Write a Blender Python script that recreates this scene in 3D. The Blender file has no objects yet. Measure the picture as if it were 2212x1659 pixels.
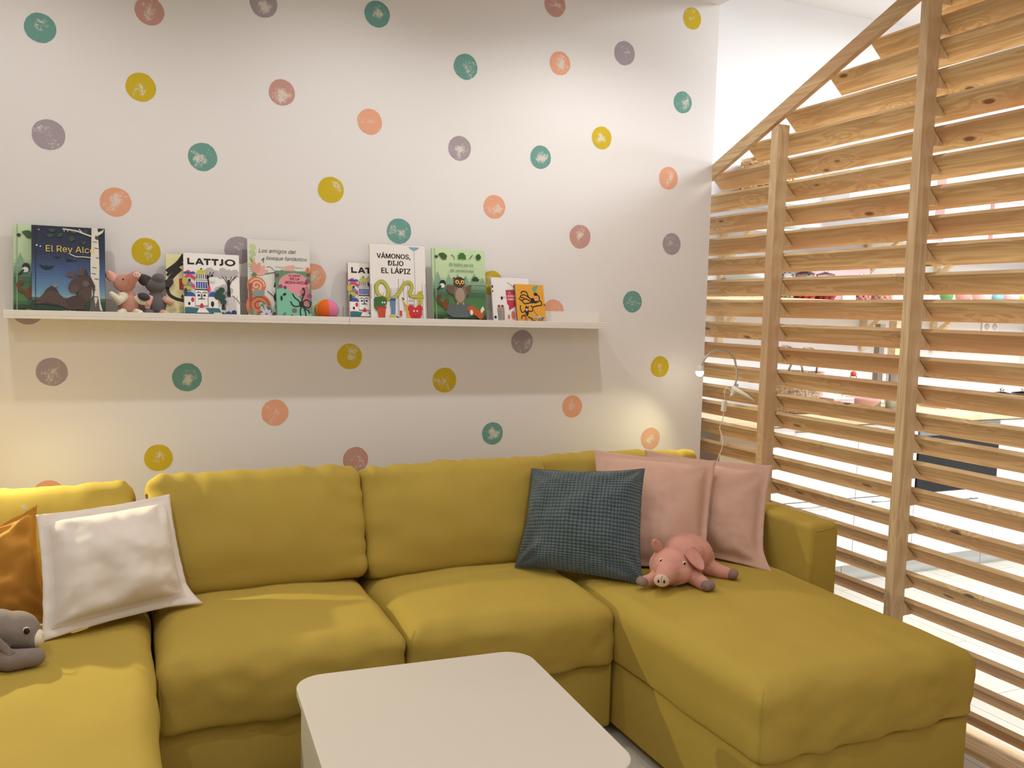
import bpy, bmesh, math, random
from mathutils import Vector, Matrix, noise
from math import pi, sin, cos, radians
random.seed(7)
S = bpy.context.scene
COL = S.collection

# ------------------------------------------------------------------ camera
cam_d = bpy.data.cameras.new('camera')
cam_d.sensor_width = 36.0
cam_d.lens = 1902.5 * 36.0 / 2212.0
cam_d.clip_start = 0.05
cam = bpy.data.objects.new('camera', cam_d)
COL.objects.link(cam)
_r = Vector((0.913349, -0.406331, 0.02626)); _u = Vector((0.009528, 0.085803, 0.996267)); _f = Vector((0.407067, 0.909689, -0.08224))
M4 = Matrix.Identity(4)
for i in range(3):
    M4[i][0] = _r[i]; M4[i][1] = _u[i]; M4[i][2] = -_f[i]
M4.translation = Vector((-2.5348, -3.4421, 1.43))
cam.matrix_world = M4
S.camera = cam

# ------------------------------------------------------------------ colour management, world
S.view_settings.view_transform = 'Standard'
S.view_settings.look = 'None'
S.view_settings.gamma = 1.0
S.view_settings.exposure = 0.06
S.view_settings.use_curve_mapping = False
W = bpy.data.worlds.new('world'); S.world = W; W.use_nodes = True
W.node_tree.nodes['Background'].inputs[0].default_value = (1.0, 0.93, 0.85, 1)
W.node_tree.nodes['Background'].inputs[1].default_value = 0.25

# ------------------------------------------------------------------ lights (lamps of the room and the kitchen, plus one added fill)
def spot(x, y, z, power, color, size=70, blend=0.6, r=0.03, aim=None):
    d = bpy.data.lights.new('downlight', 'SPOT'); d.energy = power; d.color = color
    d.spot_size = radians(size); d.spot_blend = blend; d.shadow_soft_size = r
    o = bpy.data.objects.new('downlight', d); COL.objects.link(o); o.location = (x, y, z)
    if aim is not None:
        o.rotation_euler = (Vector(aim) - Vector((x, y, z))).to_track_quat('-Z', 'Y').to_euler()
    return o
def area(x, y, z, sx, sy, power, color, aim=None):
    d = bpy.data.lights.new('panel_or_fill_light', 'AREA'); d.shape = 'RECTANGLE'; d.size = sx; d.size_y = sy
    d.energy = power; d.color = color
    o = bpy.data.objects.new('panel_or_fill_light', d); COL.objects.link(o); o.location = (x, y, z)
    if aim is not None:
        o.rotation_euler = (Vector(aim) - Vector((x, y, z))).to_track_quat('-Z', 'Y').to_euler()
    return o
WARM = (1.0, 0.985, 0.975)
spot(-0.75, -0.72, 2.83, 31, WARM, 150, 0.8, 0.025)
spot(-1.75, -0.72, 2.83, 20, WARM, 150, 0.8, 0.025)
spot(-2.95, -0.72, 2.83, 22, WARM, 150, 0.8, 0.025)
spot(-3.30, -2.2, 2.83, 40, WARM, 150, 0.8, 0.05)
spot(-1.1, -2.6, 2.83, 30, WARM, 150, 0.8, 0.05)
area(-2.4, -3.6, 2.8, 2.2, 1.6, 20, (1.0, 0.985, 0.98))  # added soft fill for the room, not a fixture of it
# kitchen ceiling panels, cooler and brighter
area(1.9, -0.9, 3.18, 1.8, 0.6, 95, (0.90, 0.955, 1.0))
area(1.9, -3.0, 3.18, 1.8, 0.6, 70, (0.90, 0.955, 1.0))
# reading lamps clipped near the wall
spot(-0.145, -0.17, 1.155, 9.0, (1.0, 0.97, 0.60), 135, 1.0, 0.012, aim=(-0.62, -0.42, 0.55))
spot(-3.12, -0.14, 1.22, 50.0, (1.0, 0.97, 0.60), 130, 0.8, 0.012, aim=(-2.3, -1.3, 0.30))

# ------------------------------------------------------------------ helpers
def lin(h):
    h = h.lstrip('#'); c = [int(h[i:i+2], 16) / 255 for i in (0, 2, 4)]
    return tuple((x / 12.92 if x <= .04045 else ((x + .055) / 1.055) ** 2.4) for x in c) + (1,)
_mats = {}
def mat_base(name):
    m = bpy.data.materials.new(name); m.use_nodes = True
    nt = m.node_tree; b = nt.nodes['Principled BSDF']
    return m, nt, b
def N(nt, typ, **kw):
    n = nt.nodes.new(typ)
    for k, v in kw.items(): setattr(n, k, v)
    return n
def paint(hexcol, rough=0.5, var=0.04, scale=6.0, metal=0.0, spec=0.4):
    key = ('p', hexcol, rough, var, scale, metal)
    if key in _mats: return _mats[key]
    m, nt, b = mat_base('paint_' + hexcol.lstrip('#'))
    c = lin(hexcol)
    nz = N(nt, 'ShaderNodeTexNoise'); nz.inputs['Scale'].default_value = scale; nz.inputs['Detail'].default_value = 3
    tc = N(nt, 'ShaderNodeTexCoord'); nt.links.new(tc.outputs['Object'], nz.inputs['Vector'])
    mx = N(nt, 'ShaderNodeMix', data_type='RGBA')
    mx.inputs[6].default_value = tuple(v * (1 - var) for v in c[:3]) + (1,)
    mx.inputs[7].default_value = tuple(min(1, v * (1 + var)) for v in c[:3]) + (1,)
    nt.links.new(nz.outputs[0], mx.inputs[0]); nt.links.new(mx.outputs[2], b.inputs['Base Color'])
    b.inputs['Roughness'].default_value = rough; b.inputs['Metallic'].default_value = metal
    b.inputs['Specular IOR Level'].default_value = spec
    _mats[key] = m; return m
def cloth(name, hexcol, scale=700.0, bump=0.12, sheen=0.25, var=0.06, wr=0.0, wscale=9.0):
    m, nt, b = mat_base(name); c = lin(hexcol)
    tc = N(nt, 'ShaderNodeTexCoord')
    nz = N(nt, 'ShaderNodeTexNoise'); nz.inputs['Scale'].default_value = 5; nz.inputs['Detail'].default_value = 4
    nt.links.new(tc.outputs['Object'], nz.inputs['Vector'])
    mx = N(nt, 'ShaderNodeMix', data_type='RGBA')
    mx.inputs[6].default_value = tuple(v * (1 - var) for v in c[:3]) + (1,)
    mx.inputs[7].default_value = tuple(min(1, v * (1 + var)) for v in c[:3]) + (1,)
    nt.links.new(nz.outputs[0], mx.inputs[0]); nt.links.new(mx.outputs[2], b.inputs['Base Color'])
    b.inputs['Roughness'].default_value = 0.9; b.inputs['Specular IOR Level'].default_value = 0.15
    b.inputs['Sheen Weight'].default_value = sheen; b.inputs['Sheen Roughness'].default_value = 0.5
    b.inputs['Sheen Tint'].default_value = c
    w = N(nt, 'ShaderNodeTexNoise'); w.inputs['Scale'].default_value = scale; w.inputs['Detail'].default_value = 1
    nt.links.new(tc.outputs['Object'], w.inputs['Vector'])
    bp = N(nt, 'ShaderNodeBump'); bp.inputs['Strength'].default_value = bump; bp.inputs['Distance'].default_value = 0.001
    nt.links.new(w.outputs[0], bp.inputs['Height'])
    if wr:
        g = N(nt, 'ShaderNodeTexNoise'); g.inputs['Scale'].default_value = wscale; g.inputs['Detail'].default_value = 5
        g.inputs['Distortion'].default_value = 1.2
        nt.links.new(tc.outputs['Object'], g.inputs['Vector'])
        b2 = N(nt, 'ShaderNodeBump'); b2.inputs['Strength'].default_value = wr; b2.inputs['Distance'].default_value = 0.012
        nt.links.new(g.outputs[0], b2.inputs['Height']); nt.links.new(bp.outputs[0], b2.inputs['Normal'])
        nt.links.new(b2.outputs[0], b.inputs['Normal'])
    else:
        nt.links.new(bp.outputs[0], b.inputs['Normal'])
    return m
def wood(name, c1, c2, knot='#7a4a26', stretch=(1, 1, 1), knots=True, rough=0.55, axis=1, red='#c08a5c'):
    m, nt, b = mat_base(name)
    tc = N(nt, 'ShaderNodeTexCoord'); oi = N(nt, 'ShaderNodeObjectInfo')
    sc = N(nt, 'ShaderNodeVectorMath', operation='SCALE'); sc.inputs['Scale'].default_value = 37.0
    cmb = N(nt, 'ShaderNodeCombineXYZ')
    for i in range(3): nt.links.new(oi.outputs['Random'], cmb.inputs[i])
    nt.links.new(cmb.outputs[0], sc.inputs[0])
    ad = N(nt, 'ShaderNodeVectorMath', operation='ADD')
    nt.links.new(tc.outputs['Object'], ad.inputs[0]); nt.links.new(sc.outputs[0], ad.inputs[1])
    # knots: stretched voronoi distance bends the grain around it
    mk = N(nt, 'ShaderNodeMapping'); s = [10, 10, 10]; s[axis] = 4.2; mk.inputs['Scale'].default_value = s
    nt.links.new(ad.outputs[0], mk.inputs[0])
    vo = N(nt, 'ShaderNodeTexVoronoi'); vo.inputs['Scale'].default_value = 1.0; vo.inputs['Randomness'].default_value = 1.0
    nt.links.new(mk.outputs[0], vo.inputs['Vector'])
    # grain
    mg = N(nt, 'ShaderNodeMapping'); s = [26, 26, 26]; s[axis] = 1.1; mg.inputs['Scale'].default_value = s
    nt.links.new(ad.outputs[0], mg.inputs[0])
    bend = N(nt, 'ShaderNodeMath', operation='MULTIPLY_ADD'); bend.inputs[1].default_value = -1.0; bend.inputs[2].default_value = 0.0
    ex = N(nt, 'ShaderNodeMath', operation='MULTIPLY'); ex.inputs[1].default_value = -7.0
    nt.links.new(vo.outputs['Distance'], ex.inputs[0])
    ee = N(nt, 'ShaderNodeMath', operation='EXPONENT'); nt.links.new(ex.outputs[0], ee.inputs[0])
    off = N(nt, 'ShaderNodeVectorMath', operation='ADD')
    cm2 = N(nt, 'ShaderNodeCombineXYZ')
    m4 = N(nt, 'ShaderNodeMath', operation='MULTIPLY'); m4.inputs[1].default_value = 3.5
    nt.links.new(ee.outputs[0], m4.inputs[0])
    for i in range(3):
        if i != axis: nt.links.new(m4.outputs[0], cm2.inputs[i])
    nt.links.new(mg.outputs[0], off.inputs[0]); nt.links.new(cm2.outputs[0], off.inputs[1])
    g = N(nt, 'ShaderNodeTexNoise'); g.inputs['Scale'].default_value = 1.0; g.inputs['Detail'].default_value = 2.5; g.inputs['Distortion'].default_value = 0.3
    nt.links.new(off.outputs[0], g.inputs['Vector'])
    fr = N(nt, 'ShaderNodeMath', operation='MULTIPLY'); fr.inputs[1].default_value = 9.0; nt.links.new(g.outputs[0], fr.inputs[0])
    fc = N(nt, 'ShaderNodeMath', operation='PINGPONG'); fc.inputs[1].default_value = 1.0; nt.links.new(fr.outputs[0], fc.inputs[0])
    rp = N(nt, 'ShaderNodeValToRGB'); rp.color_ramp.elements[0].color = lin(c1); rp.color_ramp.elements[1].color = lin(c2)
    rp.color_ramp.elements[0].position = 0.1; rp.color_ramp.elements[1].position = 1.0
    nt.links.new(fc.outputs[0], rp.inputs[0])
    # broad reddish heartwood zones, differing from board to board
    br = N(nt, 'ShaderNodeTexNoise'); br.inputs['Scale'].default_value = 1.0
    mb = N(nt, 'ShaderNodeMapping'); s = [7, 7, 7]; s[axis] = 0.8; mb.inputs['Scale'].default_value = s
    nt.links.new(ad.outputs[0], mb.inputs[0]); nt.links.new(mb.outputs[0], br.inputs['Vector'])
    rb = N(nt, 'ShaderNodeMapRange'); rb.inputs[1].default_value = .48; rb.inputs[2].default_value = .68; rb.inputs[4].default_value = .75
    nt.links.new(br.outputs[0], rb.inputs[0])
    mr = N(nt, 'ShaderNodeMix', data_type='RGBA'); mr.inputs[7].default_value = lin(red)
    nt.links.new(rb.outputs[0], mr.inputs[0]); nt.links.new(rp.outputs[0], mr.inputs[6])
    last = mr.outputs[2]
    if knots:
        kr = N(nt, 'ShaderNodeMapRange'); kr.inputs[1].default_value = 0.07; kr.inputs[2].default_value = 0.12
        kr.inputs[3].default_value = 0.85; kr.inputs[4].default_value = 0.0
        nt.links.new(vo.outputs['Distance'], kr.inputs[0])
        mx = N(nt, 'ShaderNodeMix', data_type='RGBA'); mx.inputs[7].default_value = lin(knot)
        nt.links.new(kr.outputs[0], mx.inputs[0]); nt.links.new(last, mx.inputs[6]); last = mx.outputs[2]
    nt.links.new(last, b.inputs['Base Color'])
    b.inputs['Roughness'].default_value = rough; b.inputs['Specular IOR Level'].default_value = 0.3
    bp = N(nt, 'ShaderNodeBump'); bp.inputs['Strength'].default_value = 0.08; bp.inputs['Distance'].default_value = 0.002
    nt.links.new(fc.outputs[0], bp.inputs['Height']); nt.links.new(bp.outputs[0], b.inputs['Normal'])
    return m

class MB:
    """collects faces of one mesh"""
    def __init__(s): s.v = []; s.f = []; s.m = []; s.mats = []; s.sm = []; s.uv = {}
    def mi(s, mat):
        if mat not in s.mats: s.mats.append(mat)
        return s.mats.index(mat)
    def add(s, vs, fs, mat, smooth=False):
        o = len(s.v); s.v += [tuple(v) for v in vs]; k = s.mi(mat)
        for f in fs: s.f.append(tuple(i + o for i in f)); s.m.append(k); s.sm.append(smooth)
        return o
    def box(s, x0, x1, y0, y1, z0, z1, mat):
        vs = [(x, y, z) for x in (x0, x1) for y in (y0, y1) for z in (z0, z1)]
        s.add(vs, [(0, 1, 3, 2), (4, 6, 7, 5), (0, 4, 5, 1), (2, 3, 7, 6), (0, 2, 6, 4), (1, 5, 7, 3)], mat)
    def prism(s, poly, axis, a, b, mat):
        """poly: 2-D points in the other two axes (in x,y,z order)"""
        n = len(poly)
        def P(q, t):
            if axis == 0: return (t, q[0], q[1])
            if axis == 1: return (q[0], t, q[1])
            return (q[0], q[1], t)
        vs = [P(q, a) for q in poly] + [P(q, b) for q in poly]
        fs = [tuple(range(n))[::-1], tuple(range(n, 2 * n))] + [(i, (i + 1) % n, n + (i + 1) % n, n + i) for i in range(n)]
        s.add(vs, fs, mat)
    def lathe(s, prof, mat, c=(0, 0, 0), n=24, smooth=True, M=None):
        vs = []; fs = []
        for r, z in prof:
            for i in range(n):
                a = 2 * pi * i / n; v = Vector((r * cos(a), r * sin(a), z))
                if M: v = M @ v
                vs.append(v + Vector(c))
        for k in range(len(prof) - 1):
            for i in range(n):
                j = (i + 1) % n; fs.append((k * n + i, k * n + j, (k + 1) * n + j, (k + 1) * n + i))
        if prof[0][0] > 1e-6: fs.append(tuple(range(n))[::-1])
        if prof[-1][0] > 1e-6: fs.append(tuple(range((len(prof) - 1) * n, len(prof) * n)))
        s.add(vs, fs, mat, smooth)
    def tube(s, pts, r, mat, n=10, smooth=True):
        pts = [Vector(p) for p in pts]; rs = r if isinstance(r, (list, tuple)) else [r] * len(pts)
        vs = []; fs = []; up = None
        for k, p in enumerate(pts):
            t = (pts[min(k + 1, len(pts) - 1)] - pts[max(k - 1, 0)]).normalized()
            if up is None: up = t.orthogonal().normalized()
            up = (up - t * up.dot(t)).normalized(); w = t.cross(up)
            for i in range(n):
                a = 2 * pi * i / n; vs.append(p + (up * cos(a) + w * sin(a)) * rs[k])
        for k in range(len(pts) - 1):
            for i in range(n):
                j = (i + 1) % n; fs.append((k * n + i, k * n + j, (k + 1) * n + j, (k + 1) * n + i))
        fs.append(tuple(range(n))[::-1]); fs.append(tuple(range((len(pts) - 1) * n, len(pts) * n)))
        s.add(vs, fs, mat, smooth)
    def ball(s, c, r, mat, n=16, M=None):
        r = (r, r, r) if not isinstance(r, (tuple, list)) else r
        vs = []; fs = []
        h = n // 2
        for k in range(h + 1):
            ph = pi * k / h
            for i in range(n):
                a = 2 * pi * i / n
                v = Vector((r[0] * sin(ph) * cos(a), r[1] * sin(ph) * sin(a), r[2] * cos(ph)))
                if M: v = M @ v
                vs.append(v + Vector(c))
        for k in range(h):
            for i in range(n):
                j = (i + 1) % n; fs.append((k * n + i, (k + 1) * n + i, (k + 1) * n + j, k * n + j))
        s.add(vs, fs, mat, True)
    def grid(s, fn, nu, nv, mat, smooth=True, uv=False, flip=False):
        o = len(s.v); vs = [fn(i / nu, j / nv) for j in range(nv + 1) for i in range(nu + 1)]
        fs = []
        for j in range(nv):
            for i in range(nu):
                a = j * (nu + 1) + i; q = (a, a + 1, a + nu + 2, a + nu + 1)
                fs.append(q[::-1] if flip else q)
        s.add(vs, fs, mat, smooth)
        if uv:
            for j in range(nv + 1):
                for i in range(nu + 1): s.uv[o + j * (nu + 1) + i] = (i / nu, j / nv)
    def build(s, name, parent=None, loc=None, rot=None, merge=0.0):
        me = bpy.data.meshes.new(name); me.from_pydata(s.v, [], s.f)
        for m in s.mats: me.materials.append(m)
        me.polygons.foreach_set('material_index', s.m); me.polygons.foreach_set('use_smooth', s.sm)
        if s.uv:
            ul = me.uv_layers.new(name='UVMap')
            for l in me.loops: ul.data[l.index].uv = s.uv.get(l.vertex_index, (0, 0))
        me.update()
        bm = bmesh.new(); bm.from_mesh(me)
        if merge: bmesh.ops.remove_doubles(bm, verts=bm.verts, dist=merge)
        bmesh.ops.recalc_face_normals(bm, faces=bm.faces); bm.to_mesh(me); bm.free()
        o = bpy.data.objects.new(name, me); COL.objects.link(o)
        if parent: o.parent = parent
        if loc: o.location = loc
        if rot: o.rotation_euler = rot
        return o
def tag(o, label=None, cat=None, group=None, kind=None):
    if label: o['label'] = label
    if cat: o['category'] = cat
    if group: o['group'] = group
    if kind: o['kind'] = kind
    return o
def thing(name, label, cat, loc=(0, 0, 0), rz=0, group=None):
    o = bpy.data.objects.new(name, None); COL.objects.link(o); o.location = loc; o.rotation_euler = (0, 0, rz)
    o.empty_display_size = 0.05
    return tag(o, label, cat, group)
def bevel(o, w, seg=2):
    m = o.modifiers.new('bevel', 'BEVEL'); m.width = w; m.segments = seg; m.limit_method = 'ANGLE'; m.angle_limit = radians(35)
    return o
try:
    import os
    _fp = os.path.join(bpy.utils.resource_path('LOCAL'), 'datafiles', 'fonts', 'Inter.woff2')
    FONT = bpy.data.fonts.load(_fp) if os.path.exists(_fp) else None
except Exception:
    FONT = None
def text_mesh(txt, size, mat, bold=0.0, shear=0.0, align='CENTER', depth=0.0, spacing=1.0):
    c = bpy.data.curves.new('txt', 'FONT'); c.body = txt
    if FONT: c.font = FONT
    c.size = size; c.align_x = align; c.align_y = 'CENTER'
    c.offset = bold; c.shear = shear; c.space_character = spacing; c.extrude = depth; c.resolution_u = 3
    o = bpy.data.objects.new('txt', c); COL.objects.link(o)
    dg = bpy.context.evaluated_depsgraph_get(); dg.update()
    me = bpy.data.meshes.new_from_object(o.evaluated_get(dg))
    bpy.data.objects.remove(o); bpy.data.curves.remove(c)
    me.materials.clear(); me.materials.append(mat)
    return me

# ------------------------------------------------------------------ main materials
def wall_mat(name, hexcol, var=0.02):
    m, nt, b = mat_base(name); c = lin(hexcol)
    tc = N(nt, 'ShaderNodeTexCoord'); nz = N(nt, 'ShaderNodeTexNoise'); nz.inputs['Scale'].default_value = 1.5; nz.inputs['Detail'].default_value = 5
    nt.links.new(tc.outputs['Object'], nz.inputs['Vector'])
    mx = N(nt, 'ShaderNodeMix', data_type='RGBA')
    mx.inputs[6].default_value = tuple(v * (1 - var) for v in c[:3]) + (1,); mx.inputs[7].default_value = tuple(min(1, v * (1 + var)) for v in c[:3]) + (1,)
    nt.links.new(nz.outputs[0], mx.inputs[0]); nt.links.new(mx.outputs[2], b.inputs['Base Color'])
    n2 = N(nt, 'ShaderNodeTexNoise'); n2.inputs['Scale'].default_value = 220; nt.links.new(tc.outputs['Object'], n2.inputs['Vector'])
    bp = N(nt, 'ShaderNodeBump'); bp.inputs['Strength'].default_value = 0.05; bp.inputs['Distance'].default_value = 0.001
    nt.links.new(n2.outputs[0], bp.inputs['Height']); nt.links.new(bp.outputs[0], b.inputs['Normal'])
    b.inputs['Roughness'].default_value = 0.85; b.inputs['Specular IOR Level'].default_value = 0.2
    return m
WALLHEX = '#e8e3e1'
M_WALL = wall_mat('wall_paint', WALLHEX)
M_KWALL = wall_mat('kitchen_wall_paint', '#eeeef0')
M_CEIL = wall_mat('ceiling_paint', '#e6e4e2')
def dot_mat(name, hexcol):
    """sponge-stamped dot: full colour rim, worn patches where the wall paint shows"""
    m, nt, b = mat_base(name)
    uv = N(nt, 'ShaderNodeUVMap'); tc = N(nt, 'ShaderNodeTexCoord')
    sub = N(nt, 'ShaderNodeVectorMath', operation='SUBTRACT'); sub.inputs[1].default_value = (0.5, 0.5, 0)
    nt.links.new(uv.outputs[0], sub.inputs[0])
    ln = N(nt, 'ShaderNodeVectorMath', operation='LENGTH'); nt.links.new(sub.outputs[0], ln.inputs[0])
    nz = N(nt, 'ShaderNodeTexNoise'); nz.inputs['Scale'].default_value = 17; nz.inputs['Detail'].default_value = 7; nz.inputs['Roughness'].default_value = .7
    nt.links.new(tc.outputs['Object'], nz.inputs['Vector'])
    nf = N(nt, 'ShaderNodeTexNoise'); nf.inputs['Scale'].default_value = 180; nf.inputs['Detail'].default_value = 3
    nt.links.new(tc.outputs['Object'], nf.inputs['Vector'])
    a = N(nt, 'ShaderNodeMath', operation='MULTIPLY_ADD'); a.inputs[1].default_value = -0.40; a.inputs[2].default_value = -0.02
    nt.links.new(ln.outputs['Value'], a.inputs[0])
    s = N(nt, 'ShaderNodeMath', operation='ADD'); nt.links.new(a.outputs[0], s.inputs[0]); nt.links.new(nz.outputs[0], s.inputs[1])
    f2 = N(nt, 'ShaderNodeMath', operation='MULTIPLY_ADD'); f2.inputs[1].default_value = 0.35; nt.links.new(nf.outputs[0], f2.inputs[0]); nt.links.new(s.outputs[0], f2.inputs[2])
    mr = N(nt, 'ShaderNodeMapRange'); mr.inputs[1].default_value = 0.575; mr.inputs[2].default_value = 0.675; mr.inputs[4].default_value = 0.85
    nt.links.new(f2.outputs[0], mr.inputs[0])
    mx = N(nt, 'ShaderNodeMix', data_type='RGBA'); mx.inputs[6].default_value = lin(hexcol); mx.inputs[7].default_value = lin('#e0d8cc')
    nt.links.new(mr.outputs[0], mx.inputs[0]); nt.links.new(mx.outputs[2], b.inputs['Base Color'])
    b.inputs['Roughness'].default_value = 0.8; b.inputs['Specular IOR Level'].default_value = 0.2
    return m
DOTM = {'G': dot_mat('dot_teal', '#6f9f95'), 'R': dot_mat('dot_rose', '#c7988e'), 'L': dot_mat('dot_lavender', '#a89ca2'),
        'Y': dot_mat('dot_yellow', '#cfb32c'), 'O': dot_mat('dot_peach', '#e6a788'), 'P': dot_mat('dot_pink', '#e0b094')}
M_SOFA = cloth('mustard_sofa_fabric', '#b09645', scale=900, bump=0.15, sheen=0.3, var=0.05, wr=0.22, wscale=4.5)
M_WHITE = paint('#ece6de', 0.35, 0.01)
M_KWHITE = paint('#f2f2f2', 0.25, 0.01)
M_PINE = wood('pine_slats', '#c8a579', '#e2c69a', axis=1, red='#c2946c', knot='#5e3a1e')
M_PINEZ = wood('pine_posts', '#cba981', '#dfc49c', axis=2, knots=False, red='#cba680')
M_BIRCH = wood('birch_worktop', '#dcc39c', '#ecd9b6', axis=0, knots=False, red='#d8bf98')
M_STEEL = paint('#b8babb', 0.3, 0.03, metal=1.0)

# ------------------------------------------------------------------ setting
def struct(mb, name, **k):
    o = mb.build(name, **k); o['kind'] = 'structure'; return o
DOTS = [(-2.767,2.338,'G'),(-2.426,2.447,'R'),(-2.037,2.534,'L'),(-1.608,2.564,'G'),(-0.842,2.723,'R'),(-0.148,2.774,'Y'),(-1.238,2.415,'G'),(-0.81,2.486,'O'),(-0.495,2.572,'L'),(-2.456,2.182,'Y'),(-1.969,2.223,'R'),(-1.632,2.153,'O'),(-0.18,2.398,'G'),(-2.747,1.988,'L'),(-2.25,1.96,'G'),(-1.256,2.088,'L'),(-0.889,2.086,'G'),(-0.595,2.197,'Y'),(-1.782,1.879,'Y'),(-2.541,1.777,'O'),(-1.096,1.863,'O'),(-0.241,2.053,'O'),(-1.507,1.738,'G'),(-0.687,1.764,'R'),(-0.209,1.758,'L'),(-2.443,1.609,'Y'),(-2.124,1.631,'L'),(-1.848,1.544,'O'),(-1.101,1.547,'Y'),(-0.807,1.436,'O'),(-0.408,1.487,'G'),(-2.82,1.392,'L'),(-2.749,1.178,'L'),(-2.307,1.156,'G'),(-1.702,1.235,'Y'),(-0.952,1.301,'L'),(-1.302,1.138,'Y'),(-0.247,1.192,'Y'),(-1.99,1.018,'O'),(-0.699,1.016,'O'),(-1.08,0.908,'G'),(-0.282,0.858,'P'),(-2.407,0.861,'Y'),(-1.673,0.821,'R'),(-2.766,0.747,'O'),
        (-3.05,2.62,'Y'),(-3.12,2.2,'O'),(-3.2,1.8,'G'),(-3.1,1.42,'R'),(-3.3,1.05,'Y'),(-3.55,2.0,'L'),(-3.6,1.5,'O'),(-1.2,2.75,'L')]
wb = MB(); wb.box(-4.6, 0, 0, 0.10, 0, 2.856, M_WALL)
for (x, z, k) in DOTS:
    n = 56; ph = random.random() * 99; vs = [(x, -0.0006, z)]
    rr = 0.0495 * random.uniform(0.97, 1.05)
    rim = []
    for i in range(n):
        a = 2 * pi * i / n
        r = rr * (1 + 0.035 * noise.noise(Vector((cos(a) * 1.3 + ph, sin(a) * 1.3, ph))) + 0.03 * noise.noise(Vector((cos(a) * 9 + ph, sin(a) * 9, 3))))
        rim.append((r * cos(a), r * sin(a)))
    vs += [(x + p, -0.0006, z + q) for p, q in rim]
    o = wb.add(vs, [(0, i + 1, (i + 1) % n + 1) for i in range(n)], DOTM[k])
    wb.uv[o] = (.5, .5)
    for i, (p, q) in enumerate(rim): wb.uv[o + 1 + i] = (.5 + p / rr * .5, .5 + q / rr * .5)
struct(wb, 'wall_back')
m = MB(); m.box(-4.7, -4.6, -5.5, 0.1, 0, 2.856, M_WALL); struct(m, 'wall_left')
m = MB(); m.box(-4.7, 3.3, -5.6, -5.5, 0, 3.25, M_WALL); struct(m, 'wall_front')
m = MB(); m.box(3.2, 3.3, -5.5, 0.8, 0, 3.25, M_KWALL); struct(m, 'wall_right')
m = MB(); m.box(-0.1, 3.3, 0.72, 0.82, 0, 3.25, M_KWALL); struct(m, 'wall_kitchen')
m = MB(); m.box(-0.1, -0.001, 0.1, 0.72, 0, 3.25, M_KWALL); struct(m, 'wall_corner')
m = MB(); m.box(-4.7, 0.0, -5.6, 0.1, 2.856, 2.95, M_CEIL); m.box(-0.02, 0.0, -5.6, 0.1, 2.95, 3.25, M_CEIL); struct(m, 'ceiling')
m = MB(); m.box(-0.1, 3.3, -5.6, 0.82, 3.25, 3.33, M_CEIL); struct(m, 'ceiling_kitchen')
def plank_floor(name, c1, c2, gap, lx, ly, rough):
    m, nt, b = mat_base(name)
    tc = N(nt, 'ShaderNodeTexCoord'); br = N(nt, 'ShaderNodeTexBrick')
    mp = N(nt, 'ShaderNodeMapping'); mp.inputs['Rotation'].default_value = (0, 0, pi / 2)
    nt.links.new(tc.outputs['Object'], mp.inputs[0]); nt.links.new(mp.outputs[0], br.inputs['Vector'])
    br.inputs['Scale'].default_value = 1; br.inputs['Brick Width'].default_value = lx; br.inputs['Row Height'].default_value = ly
    br.inputs['Mortar Size'].default_value = 0.0018; br.inputs['Color1'].default_value = lin(c1); br.inputs['Color2'].default_value = lin(c2); br.inputs['Mortar'].default_value = lin(gap)
    br.offset = 0.37
    nz = N(nt, 'ShaderNodeTexNoise'); nz.inputs['Scale'].default_value = 1; mg = N(nt, 'ShaderNodeMapping'); mg.inputs['Scale'].default_value = (40, 2, 1)
    nt.links.new(tc.outputs['Object'], mg.inputs[0]); nt.links.new(mg.outputs[0], nz.inputs['Vector']); nz.inputs['Detail'].default_value = 4
    mr = N(nt, 'ShaderNodeMapRange'); mr.inputs[3].default_value = .9; mr.inputs[4].default_value = 1.06; nt.links.new(nz.outputs[0], mr.inputs[0])
    ml = N(nt, 'ShaderNodeVectorMath', operation='SCALE'); nt.links.new(br.outputs['Color'], ml.inputs[0]); nt.links.new(mr.outputs[0], ml.inputs['Scale'])
    nt.links.new(ml.outputs[0], b.inputs['Base Color']); b.inputs['Roughness'].default_value = rough
    return m
m = MB(); m.box(-4.7, 3.3, -5.6, 0.82, -0.1, 0, plank_floor('pale_plank_floor', '#d6d0c4', '#cdc6b8', '#8f877a', 1.2, 0.19, 0.35)); struct(m, 'floor')

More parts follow.
